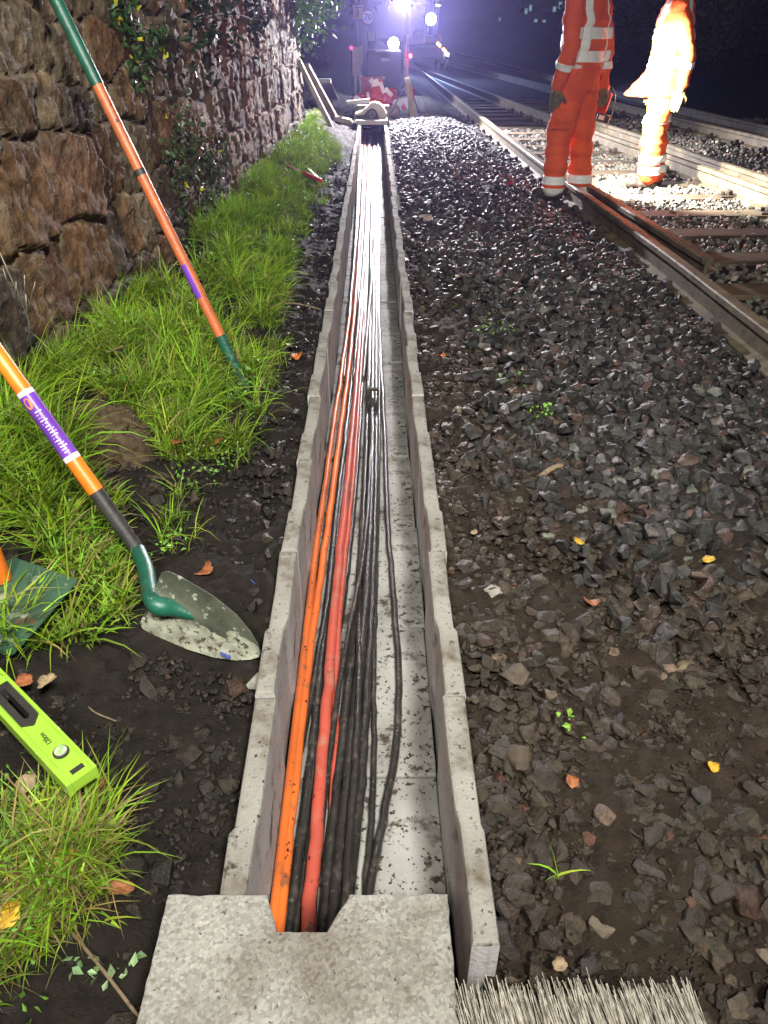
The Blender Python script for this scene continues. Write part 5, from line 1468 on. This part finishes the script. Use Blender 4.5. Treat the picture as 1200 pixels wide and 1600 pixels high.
# strip of old footing stones
def px_rock(name, px, py, s, label, col, zz=0.0, flat=0.7):
    bm = bmesh.new(); rv, rf = ROCKS[hash(name + str(px)) % 26 if False else (px * 7 + py) % 26]
    vs = [bm.verts.new(Vector(v) * s) for v in rv]
    for f in rf: bm.faces.new([vs[k] for k in f])
    bmesh.ops.subdivide_edges(bm, edges=bm.edges[:], cuts=2, use_grid_fill=True, smooth=0.25)
    for v in bm.verts: v.co *= 1 + 0.12 * (vnoise(v.co.x * 3 / s, v.co.y * 3 / s + v.co.z * 2 / s, 81) - 0.5)
    o = bm_obj(name, bm, mat(name + '_mat', col, tuple(c * 0.6 for c in col), 30, 0.8, 0.6, 90), None, angle=40)
    p = at(px, py, zz); p.z = float(gz(p.x, p.y)) + s * 0.25; o.location = p; o.rotation_euler = (0.1, 0.1, px)
    tag(o, label, 'stone')
px_rock('rock', 775, 893, 0.035, 'flat whitish stone on brown soil right of the trough', (0.30, 0.29, 0.26))
px_rock('rock', 820, 1155, 0.05, 'largest earth brown stone right of the near trough', (0.10, 0.075, 0.055))
px_rock('rock', 948, 1412, 0.032, 'pale brown block of stone above the broom', (0.15, 0.12, 0.09))
px_rock('rock', 1040, 818, 0.036, 'pale grey angular stone among dark ballast', (0.28, 0.27, 0.25))
px_rock('rock', 808, 1022, 0.042, 'brown rounded stone beside the right trough wall', (0.11, 0.085, 0.065))
px_rock('rock', 395, 1037, 0.030, 'whitish stone under the tip of the shovel blade', (0.35, 0.35, 0.31))

# signs in the dark
Ys = 24.0
def sgn(px, py): return atY(px, py, Ys)
base = sgn(573, 100); base.z = -0.1
root = empty('speed_sign', base, 0, 'round white speed board marked 70 on a post with a plate below', 'sign')
bm = bmesh.new(); bm_tube(bm, [Vector((0, 0.03, 0)), sgn(573, 10) - base + Vector((0, 0.03, 0))], 0.035, 10); bm_obj('post', bm, M['grey_metal'], root)
cs_ = sgn(575, 27) - base; rr_ = (sgn(584, 27) - sgn(575, 27)).length * 1.15
def disc_y(c_, r_, y0, y1, name, m, parent):
    bm = bmesh.new(); bm_tube(bm, [c_ + Vector((0, y0, 0)), c_ + Vector((0, y1, 0))], r_, 32); return bm_obj(name, bm, m, parent, angle=40)
rim_ = disc_y(cs_, rr_, 0.0, -0.03, 'rim', M['red_plastic'], root)
disc_y(cs_, rr_ * 0.84, -0.028, -0.036, 'face', M['sign_white'], root)
MtY = lambda p: Matrix.Translation(p) @ Matrix.Rotation(R(90), 4, 'X')
text_mesh('digits', '70', rr_ * 1.15, M['black_print'], root, MtY(cs_ + Vector((0, -0.039, 0))))
bm = bmesh.new(); bm_box(bm, ((sgn(586, 57) - sgn(575, 57)).length, 0.03, (sgn(580, 50) - sgn(580, 64)).length), sgn(580.5, 57) - base, None, 0.004); bm_obj('plate', bm, M['sign_white'], root)
c2 = sgn(560, 20) - Vector((0, 0.6, 0)); 
root = empty('warning_board', Vector((c2.x, c2.y, -0.1)), 0, 'yellow square board with a black T, left of the round sign', 'sign')
hq = c2.z + 0.1
sz = (sgn(567, 20) - sgn(552, 20)).length
bm = bmesh.new(); bm_tube(bm, [(0, 0.03, 0), (0, 0.03, hq)], 0.03, 8); bm_obj('post', bm, M['grey_metal'], root)
bm = bmesh.new(); bm_box(bm, (sz, 0.03, sz * 1.15), (0, 0, hq), None, 0.004); bm_obj('board', bm, M['yellow'], root)
text_mesh('letter', 'T', sz * 1.2, M['black_print'], root, MtY(Vector((0, -0.019, hq))))
# pale narrow boards and a tail lamp
for (x0, y0, x1, y1, wd, lab) in ((555, 118, 560, 74, 0.17, 'pale narrow panel standing upright in the dark left of the crate'), (563, 100, 565, 72, 0.05, 'thin pale rod standing just right of the pale panel')):
    a1, b1 = atY(x0, y0, 16), atY(x1, y1, 16); dd = b1 - a1
    bm = bmesh.new(); bm_box(bm, (wd, 0.03, dd.length), (0, 0, 0), None, 0.004)
    # runs down to the ground
    bm_box(bm, (0.04, 0.03, a1.z + 0.1), (-dd.x * 0.5, 0, -dd.length / 2 - (a1.z + 0.1) / 2), None)
    o = bm_obj('pale_board' if wd > 0.1 else 'pale_rod', bm, M['sign_white']); o.location = (a1 + b1) / 2
    tag(o, lab, 'board' if wd > 0.1 else 'rod')
tlp = atY(549, 75, 15)
root = empty('red_tail_lamp', Vector((tlp.x, tlp.y, -0.1)), 0, 'small red marker lamp on a short stand far left of the lamp pole', 'lamp')
bm = bmesh.new(); bm_tube(bm, [(0, 0, 0), (0, 0, tlp.z + 0.08)], 0.012, 8); bm_obj('stand', bm, M['dark_metal'], root)
bm = bmesh.new(); bm_ellipsoid(bm, (0, 0, tlp.z + 0.1), (0.026, 0.026, 0.03), None, 12, 8); bm_obj('lens', bm, emit('tail_red', (1, 0.03, 0.08), 5), root, True)

# generator with floodlight (615, 68)
Yg = 19.0
gl = atY(615, 68, Yg); gb = Vector((atY(600, 100, Yg).x, Yg, -0.1))
root = empty('site_generator', gb, 0, 'dark site generator with white panels and a dazzling floodlight', 'generator')
gw = (atY(628, 90, Yg) - atY(572, 90, Yg)).length
ht_ = atY(600, 78, Yg).z + 0.1
bm = bmesh.new(); bm_box(bm, (gw, 0.9, ht_ - 0.15), (0, 0.3, (ht_ + 0.15) / 2), None, 0.04); bm_obj('cabinet', bm, M['dark_metal'], root)
bm = bmesh.new(); bm_box(bm, (gw * 0.24, 0.02, 0.06), atY(602, 93, Yg) - gb + Vector((0, -0.16, 0)), None, 0.004); bm_obj('white_panel', bm, M['sign_white'], root)
bm = bmesh.new(); bm_box(bm, (gw * 0.17, 0.02, 0.035), atY(592, 79, Yg) - gb + Vector((0, -0.16, 0)), None, 0.004); bm_obj('white_panel', bm, M['sign_white'], root)
for s in (-1, 1):
    bm = bmesh.new(); bm_tube(bm, [(s * gw * 0.36, -0.12, 0.16), (s * gw * 0.36, -0.02, 0.16)], 0.16, 18); bm_obj('wheel', bm, M['black_rubber'], root, angle=40)
bm = bmesh.new(); bm_tube(bm, [gl - gb + Vector((0, 0.1, -0.35)), gl - gb + Vector((0, 0.1, 0))], 0.02, 8); bm_obj('mast', bm, M['grey_metal'], root)
bm = bmesh.new(); bm_tube(bm, [gl - gb + Vector((0, 0.12, 0)), gl - gb + Vector((0, 0.01, 0))], [0.07, 0.125], 24); fh = bm_obj('flood_head', bm, M['dark_metal'], root)
bm = bmesh.new(); bm_tube(bm, [gl - gb + Vector((0, 0.012, 0)), gl - gb + Vector((0, 0.0, 0))], 0.11, 24); bm_obj('lens', bm, E_WARM, fh)
lamp('generator_light', 'SPOT', gl + Vector((0, -0.09, 0)), 350, (0.95, 0.92, 1.0), 0.06, gl + Vector((0, -8, -0.8)), 150, 0.4)

# road-rail machine standing on the track far off
Ym = 30.0
mb = Vector((atY(668, 95, Ym).x, Ym, 0.0))
root = empty('rail_excavator', mb, R(4), 'dark excavator on the rails with a cool white lamp on its cab and amber lights', 'excavator')
mw = (atY(700, 90, Ym) - atY(643, 90, Ym)).length
bm = bmesh.new(); bm_box(bm, (mw, 3.0, 0.45), (0, 1.5, 0.55), None, 0.08); bm_obj('chassis', bm, M['dark_metal'], root)
for sx2 in (-1, 1):
    for yy in (0.4, 2.5):
        bm = bmesh.new(); bm_tube(bm, [(sx2 * 0.72 - 0.06, yy, 0.22), (sx2 * 0.72 + 0.06, yy, 0.22)], 0.22, 20); bm_obj('wheel', bm, M['chair'], root, angle=40)
topz = atY(668, 58, Ym).z
bm = bmesh.new(); bm_box(bm, (mw * 0.9, 2.2, max(0.3, topz - 0.85)), (0.0, 1.8, 0.78 + max(0.3, topz - 0.85) / 2), None, 0.1); bm_obj('upper_body', bm, M['machine_yellow'], root)
bm = bmesh.new(); bm_box(bm, (mw * 0.38, 1.1, 1.2), (-mw * 0.22, 1.0, 1.38), None, 0.08); cb = bm_obj('cab', bm, M['machine_yellow'], root)
bm = bmesh.new(); bm_box(bm, (mw * 0.32, 0.02, 0.7), (-mw * 0.22, 0.44, 1.52), None, 0.01); bm_obj('cab_window', bm, M['dark_glass'], cb)
ml = atY(673, 30, Ym) - mb
bm = bmesh.new(); bm_tube(bm, spline([(0.3, 1.2, 1.0), (0.32, 0.6, 2.2), (0.3, -0.2, 2.6), (0.26, -0.5, 1.9)], 6), [0.16] * 7 + [0.14] * 6 + [0.11] * 6, 10); bm_obj('boom', bm, M['machine_yellow'], root, True)
bm = bmesh.new()
for s in (-1, 1): bm_tube(bm, [(ml.x + s * 0.1, 0.0, 1.0), (ml.x + s * 0.1, 0.0, ml.z)], 0.03, 8)
bm_obj('lamp_bracket', bm, M['grey_metal'], root)
bm = bmesh.new(); bm_tube(bm, [(ml.x, 0.06, ml.z), (ml.x, -0.085, ml.z)], [0.11, 0.19], 24); bm_obj('lamp_head', bm, M['dark_metal'], root)
bm = bmesh.new(); bm_tube(bm, [(ml.x, -0.082, ml.z), (ml.x, -0.092, ml.z)], 0.17, 24); bm_obj('lens', bm, E_COOL, root)
lamp('excavator_light', 'SPOT', mb + ml + Vector((0, -0.15, 0)), 700, (0.42, 0.58, 1.0), 0.1, mb + ml + Vector((0, -12, -1.2)), 140, 0.4)
for (px, py, em) in ((684, 68, E_AMBER), (687, 71, E_AMBER), (693, 77, E_AMBER), (696, 80, E_AMBER), (699, 85, E_WARM)):
    p = atY(px, py, Ym - 0.05) - mb
    bm = bmesh.new(); bm_ellipsoid(bm, p, (0.045, 0.03, 0.045), None, 10, 8); bm_obj('marker_light', bm, em, root, True)
bm = bmesh.new(); bm_tube(bm, [atY(682, 66, Ym) - mb, atY(702, 90, Ym) - mb], 0.03, 6); bm_obj('hand_rail', bm, M['grey_metal'], root)

# ------------------------------------------------------------------ litter, leaves, weeds
def leaf(px, py, s, col, label, zo=0.012, cat='leaf', name='fallen_leaf', lobes=5, elong=1.0):
    if px < 200 and py > 1000: s *= 0.68
    p = at(px, py, 0.0); z = float(gz(p.x, p.y)); p = at(px, py, z + zo)
    bm = bmesh.new(); n = 40; rr = random.Random(px * 13 + py)
    ph = rr.uniform(0, 6.28); cu_ = rr.uniform(0.15, 0.5)
    c0 = bm.verts.new((0, 0, 0.0))
    rings = []
    for q in (0.55, 1.0):
        ring_ = []
        for k in range(n):
            t = 2 * math.pi * k / n
            r_ = s * q * (0.80 + 0.16 * abs(math.cos(lobes * t / 2 + 0.4 * math.sin(t * 2 + ph))) ** 0.6 + 0.10 * math.sin(t + ph) + 0.05 * rr.uniform(-1, 1))
            x, y = r_ * math.cos(t) * elong, r_ * math.sin(t)
            ring_.append(bm.verts.new((x, y, cu_ * (y * y / s * 1.3 + 0.35 * x * math.sin(x / s * 2 + ph)) + rr.uniform(-0.03, 0.03) * s)))
        rings.append(ring_)
    for k in range(n):
        bm.faces.new((c0, rings[0][k], rings[0][(k + 1) % n])); bm.faces.new((rings[0][k], rings[1][k], rings[1][(k + 1) % n], rings[0][(k + 1) % n]))
    q = bmesh.ops.extrude_face_region(bm, geom=bm.faces[:])
    for v in [e for e in q['geom'] if isinstance(e, bmesh.types.BMVert)]: v.co.z += 0.0008
    o = bm_obj(name, bm, mat(name + '_mat', col, tuple(c * 0.55 for c in col), 60, 0.55, 0.4, 120), None, True)
    o.location = p; o.rotation_euler = (rr.uniform(-0.35, 0.35), rr.uniform(-0.35, 0.35), rr.uniform(0, 6.28))
    return tag(o, label, cat, 'autumn leaves lying about' if cat == 'leaf' else None)
ORG, BRN, YEL, TAN, RST = (0.62, 0.16, 0.02), (0.16, 0.07, 0.03), (0.65, 0.38, 0.03), (0.34, 0.25, 0.15), (0.32, 0.11, 0.04)
leaf(464, 556, 0.027, ORG, 'bright orange leaf on the black soil close to the left trough wall', 0.03)
leaf(453, 540, 0.024, TAN, 'pale tan leaf stood on edge behind the bright orange leaf', 0.03)
leaf(690, 556, 0.020, ORG, 'small orange leaf on soil right of the trough')
leaf(822, 648, 0.018, ORG, 'orange leaf beside the small green weed on the ballast')
leaf(905, 847, 0.016, YEL, 'amber leaf standing out on dark ballast', 0.03)
leaf(1109, 874, 0.017, YEL, 'golden leaf on ballast near the right edge', 0.03)
leaf(925, 941, 0.022, RST, 'rust coloured leaf flat among brown stones', 0.03)
leaf(1113, 1198, 0.012, YEL, 'tiny yellow leaf on soil low at the right')
leaf(893, 1222, 0.014, RST, 'small rust leaf below the thin green weed')
leaf(875, 1510, 0.012, TAN, 'small tan leaf just above the broom bristles', 0.02)
leaf(740, 832, 0.011, TAN, 'cream leaf fragment on brown soil right of the trough')
leaf(150, 1228, 0.030, RST, 'crumpled rusty leaf at the tip of the spirit level', 0.03)
leaf(75, 1066, 0.030, TAN, 'pale tan leaf on grass above the spirit level', 0.07)
leaf(36, 1064, 0.026, RST, 'dark rust leaf half hidden in grass above the spirit level', 0.06)
leaf(100, 1334, 0.026, YEL, 'yellow leaf lying on the grass edge at lower left', 0.05, lobes=3, elong=1.5)
leaf(10, 1432, 0.034, YEL, 'big orange yellow leaf at the lower left edge', 0.06)
leaf(185, 1386, 0.020, RST, 'long rusty sliver of leaf on bare soil', 0.02, lobes=2, elong=2.0)
leaf(40, 1225, 0.028, TAN, 'brown leaf in the grass below the spirit level', 0.05)
leaf(20, 1380, 0.026, BRN, 'dull brown leaf low in the grass at lower left', 0.05)
leaf(182, 549, 0.036, TAN, 'broad tan leaf lying in the grass below the wall', 0.07)
leaf(318, 890, 0.030, RST, 'red brown leaf on soil just beyond the shovel blade', 0.02)
leaf(282, 692, 0.026, RST, 'rusty leaf in the grass left of the bare soil', 0.05)
leaf(388, 588, 0.036, RST, 'rusty dead frond at the foot of the leaning spade', 0.04)
leaf(340, 690, 0.020, ORG, 'small orange leaf at the lower grass edge', 0.04)
leaf(718, 433, 0.030, TAN, 'tan leaf on ballast right of the mid trough', 0.03)
leaf(668, 341, 0.042, (0.55, 0.42, 0.36), 'pale pinkish paper scrap on ballast beside the trough', 0.035, 'litter', 'paper_scrap', 3, 1.3)
leaf(395, 905, 0.010, (0.03, 0.10, 0.45), 'tiny blue sweet wrapper on soil by the left trough wall', 0.02, 'litter', 'sweet_wrapper', 2, 1.6)
leaf(352, 1024, 0.010, (0.04, 0.06, 0.25), 'crumpled blue scrap under the shovel blade edge', 0.012, 'litter', 'plastic_scrap', 3, 1.5)
leaf(797, 288, 0.030, (0.5, 0.03, 0.05), 'red leaf on the far ballast left of the near worker', 0.04)
def weed(px, py, n, s, label, base=(0.16, 0.34, 0.04)):
    p = at(px, py, 0.0); z = float(gz(p.x, p.y)); p = at(px, py, z)
    root = empty('weed', p, random.uniform(0, 6), label, 'weed')
    Cc = np.stack([RNG.normal(0, s, n), RNG.normal(0, s, n), np.abs(RNG.normal(0.02, s * 0.5, n)) + 0.012], -1)
    leaf_cloud('leaves', Cc, 0.008, greens(n, base), M['leafy'], 0.9, root)
    bm = bmesh.new()
    for k in range(0, n, 3): bm_tube(bm, [(0, 0, -0.02), tuple(Cc[k])], 0.0008, 4)
    bm_obj('stem', bm, M['grass_stem'] if 'grass_stem' in M else M['bark'], root)
weed(842, 652, 40, 0.025, 'leafy green weed on the ballast beside an orange leaf')
weed(772, 522, 60, 0.05, 'sprawling low weed on ballast right of the mid trough', (0.12, 0.26, 0.04))
weed(815, 600, 30, 0.035, 'thin green weed between the sprawling weed and the leafy one', (0.12, 0.24, 0.04))
weed(883, 1140, 12, 0.018, 'sparse weed on brown soil well right of the trough')
weed(140, 1540, 12, 0.014, 'grey green clover on dark soil at lower left', (0.14, 0.22, 0.09))
weed(187, 1526, 10, 0.013, 'small round leaved seedling close to the notched slab', (0.16, 0.24, 0.11))
P = None
weed(710, 485, 8, 0.012, 'tiny green sprout close by the right trough wall')
weed(268, 860, 30, 0.03, 'bushy green weed beside the shovel socket')
def sprout(px, py, tips, label, s=0.06):
    p = at(px, py, 0.0); z = float(gz(p.x, p.y)); p = at(px, py, z)
    Q = np.repeat(np.array([[p.x, p.y]]), tips, 0) + RNG.normal(0, 0.004, (tips, 2))
    v, f, c = grass_blades(Q, RNG.uniform(0.6, 1.3, tips) * s, np.full(tips, 0.005), gcol(tips, 0.2, 1.2), (0.8, 1.5), -0.5)
    me = arrays_mesh('grass_sprout', v - np.array(p[:])[None], f); set_tint(me, c)
    o = link('grass_sprout', me, M['grass'], None, True); o.location = p
    tag(o, label, 'grass sprout')
sprout(872, 1372, 4, 'yellow green two bladed sprout on brown soil above the broom', 0.07)
sprout(255, 850, 7, 'tall grass sprout on bare soil behind the green socket', 0.17)
def twig(a, b, r_, label):
    pa2, pb3 = at(*a, 0), at(*b, 0)
    for p in (pa2, pb3): p.z = float(gz(p.x, p.y)) + 0.015
    m2 = (pa2 + pb3) / 2 + Vector((random.uniform(-.01, .01), random.uniform(-.01, .01), 0.008))
    bm = bmesh.new(); bm_tube(bm, [p - pa2 for p in spline([pa2, m2, pb3], 5)], r_, 6); o = bm_obj('twig', bm, M['timber'], None, True); o.location = pa2; tag(o, label, 'twig')
twig((138, 1105), (180, 1120), 0.002, 'short pale twig on black soil right of the spirit level')
twig((85, 1420), (215, 1575), 0.003, 'long thin twig running down to the notched slab')
twig((430, 468), (500, 470), 0.004, 'bent twig on black soil left of the mid trough')
twig((840, 735), (880, 718), 0.009, 'broken stick on the ballast edge right of the trough')
# red tool in the far grass
a1, b1 = at(446, 258, 0.10), at(503, 283, 0.07)
root = empty('red_handled_tool', a1, 0, 'red handled bar with a white sleeve dropped at the grass edge', 'hand tool')
dd = b1 - a1
bm = bmesh.new(); bm_tube(bm, [Vector((0, 0, 0)), dd * 0.55], 0.011, 10); bm_obj('shaft', bm, M['red_plastic'], root, True)
bm = bmesh.new(); bm_tube(bm, [dd * 0.36, dd * 0.44], 0.013, 10); bm_obj('white_sleeve', bm, M['sign_white'], root, True)
bm = bmesh.new(); bm_tube(bm, [dd * t for t in np.linspace(0.55, 1, 12)], [0.019, 0.021, 0.018, 0.021, 0.018, 0.021, 0.018, 0.021, 0.018, 0.021, 0.019, 0.012], 12); bm_obj('grip', bm, M['red_plastic'], root, True)
bm = bmesh.new(); c1_, c2_ = at(482, 264, 0.08), at(497, 278, 0.06); bm_box(bm, (0.03, 0.012, (c2_ - c1_).length), (0, 0, 0), None, 0.003)
o = bm_obj('white_strip', bm, M['sign_white']); o.matrix_world = Matrix.Translation((c1_ + c2_) / 2) @ Vector((0, 0, 1)).rotation_difference(c2_ - c1_).to_matrix().to_4x4(); tag(o, 'white strip of plastic lying next to the red handled bar', 'plastic strip')

# ------------------------------------------------------------------ trees, bank shrubs, house
def tree(x, y, h, r_, n, label, base=(0.05, 0.07, 0.025), name='tree', leafsz=0.10):
    z0 = float(gz(x, y))
    root = empty(name, (x, y, z0), random.uniform(0, 6), label, name)
    bm = bmesh.new(); tips = []
    if h > 3:
        tp = spline([(0, 0, -0.2), (random.uniform(-.2, .2), random.uniform(-.2, .2), h * 0.35), (random.uniform(-.4, .4), random.uniform(-.4, .4), h * 0.8)], 6)
        k = len(tp); bm_tube(bm, tp, [0.05 * h * (1 - 0.85 * i / (k - 1)) * 0.6 for i in range(k)], 10)
    else:
        tp = [Vector((0, 0, 0)), Vector((0, 0, h * 0.3))]
    nb = 14
    for b in range(nb):
        s = tp[min(len(tp) - 1, int(len(tp) * random.uniform(0.3, 1.0)))]
        a = random.uniform(0, 6.28); e_ = Vector((math.cos(a) * r_ * random.uniform(.5, 1), math.sin(a) * r_ * random.uniform(.5, 1), h * random.uniform(0.35, 1.0)))
        m_ = s.lerp(e_, 0.5) + Vector((0, 0, 0.1 * h * 0.3))
        bm_tube(bm, spline([s, m_, e_], 4), [0.012 * h * 0.5 * (1 - 0.8 * i / 8) for i in range(9)], 6)
        tips += [s.lerp(e_, 0.6), e_, m_, e_ + Vector((random.gauss(0, .3), random.gauss(0, .3), random.gauss(0, .3))) * r_ * 0.5]
    bm_obj('trunk', bm, M['bark'], root, True)
    T = np.array([t_[:] for t_ in tips]); c = T[RNG.integers(0, len(T), n)] + RNG.normal(0, 1, (n, 3)) * r_ * 0.17
    c[:, 2] = np.maximum(c[:, 2], 0.05)
    leaf_cloud('crown', c, leafsz, greens(n, base, 0.5), M['leafy'], 0.3, root)
tree(-2.6, 15.5, 6.5, 2.2, 5000, 'dark leafy tree just beyond the end of the stone wall')
tree(-4.2, 21, 7.5, 2.8, 5000, 'taller dark tree farther behind the wall end, left of the signs', (0.04, 0.055, 0.025), leafsz=0.13)
tree(-1.8, 33, 6.5, 2.6, 4500, 'shadowy tree behind the two track signs', (0.035, 0.05, 0.025), leafsz=0.15)
tree(9.5, 40, 8, 3.2, 5000, 'bare looking tree on the bank right of the excavator', (0.06, 0.05, 0.03), leafsz=0.13)
tree(15, 30, 8, 3.2, 5000, 'brownish tree high on the dark bank between the workers', (0.07, 0.05, 0.03), leafsz=0.12)
for k, (x, y, h, r_, lab) in enumerate(((11.0, 17, 1.8, 1.5, 'brown shrub low on the bank at the right edge'), (12.5, 22, 2.4, 1.9, 'scrubby shrub on the bank beyond the right worker'),
                          (11.0, 27, 2.2, 1.8, 'scrubby shrub on the bank seen between the two workers'), (10.2, 35, 2.2, 1.9, 'dark shrub on the bank left of the near worker'), (14.0, 15.5, 2.6, 2.0, 'tall brown shrub at the top right corner'))):
    tree(x, y, h, r_, 2600, lab, (0.075, 0.055, 0.033), 'shrub', 0.07)
hb_ = Vector((20, 75, 3.5))
root = empty('house', hb_, R(-8), 'dark house with greenish lit windows high beyond the tracks', 'house')
bm = bmesh.new(); bm_box(bm, (15, 8, 7.0), (0, 4, 2.8), None, 0.05); bm_obj('wall', bm, M['render_wall'], root)
bm = bmesh.new()
pr_ = [(-8, -0.5, 6.3), (8, -0.5, 6.3), (8, 4, 9.2), (-8, 4, 9.2), (-8, 8.5, 6.3), (8, 8.5, 6.3)]
vs = [bm.verts.new(p) for p in pr_]
for q in ((0, 1, 2, 3), (3, 2, 5, 4), (0, 3, 4), (1, 5, 2), (0, 4, 5, 1)): bm.faces.new([vs[k] for k in q])
bm_obj('roof', bm, M['roof'], root)
for (px, py, wpx, hpx) in ((822.5, 17, 5, 9), (829.5, 12, 5, 11), (867, 14, 6, 9), (876, 8, 6, 12), (838, 32, 7, 5), (851, 33, 6, 4), (781, 30, 3, 4), (966, 2, 8, 6)):
    p = atY(px, py, 75) - hb_
    q = root.rotation_euler.to_matrix().inverted() @ p
    wz = 42 / FPX
    bm = bmesh.new(); bm_box(bm, (wpx * wz + 0.1, 0.06, hpx * wz + 0.1), (q.x, -0.02, q.z), None, 0.01); wf = bm_obj('window', bm, M['sign_white'], root)
    bm = bmesh.new(); bm_box(bm, (wpx * wz, 0.02, hpx * wz), (q.x, -0.06, q.z), None); bm_obj('pane', bm, E_WIN, wf)

# ------------------------------------------------------------------ haze
bm = bmesh.new(); bm_box(bm, (420, 330, 34), (5, 110, 14))  # blue tinted volume added to stand in for the lamps' glare
me = bpy.data.meshes.new('haze'); bm.to_mesh(me); bm.free()
hm = bpy.data.materials.new('haze'); hm.use_nodes = True
N = hm.node_tree.nodes; N.clear()
pv_ = N.new('ShaderNodeVolumePrincipled'); pv_.inputs['Color'].default_value = (0.48, 0.44, 1.0, 1); pv_.inputs['Density'].default_value = 0.0015; pv_.inputs['Anisotropy'].default_value = 0.80
oo = N.new('ShaderNodeOutputMaterial'); hm.node_tree.links.new(pv_.outputs[0], oo.inputs['Volume'])
o = link('haze', me, hm); tag(o, 'thin blue haze added for the glare around the lamps', 'haze', kind='stuff')
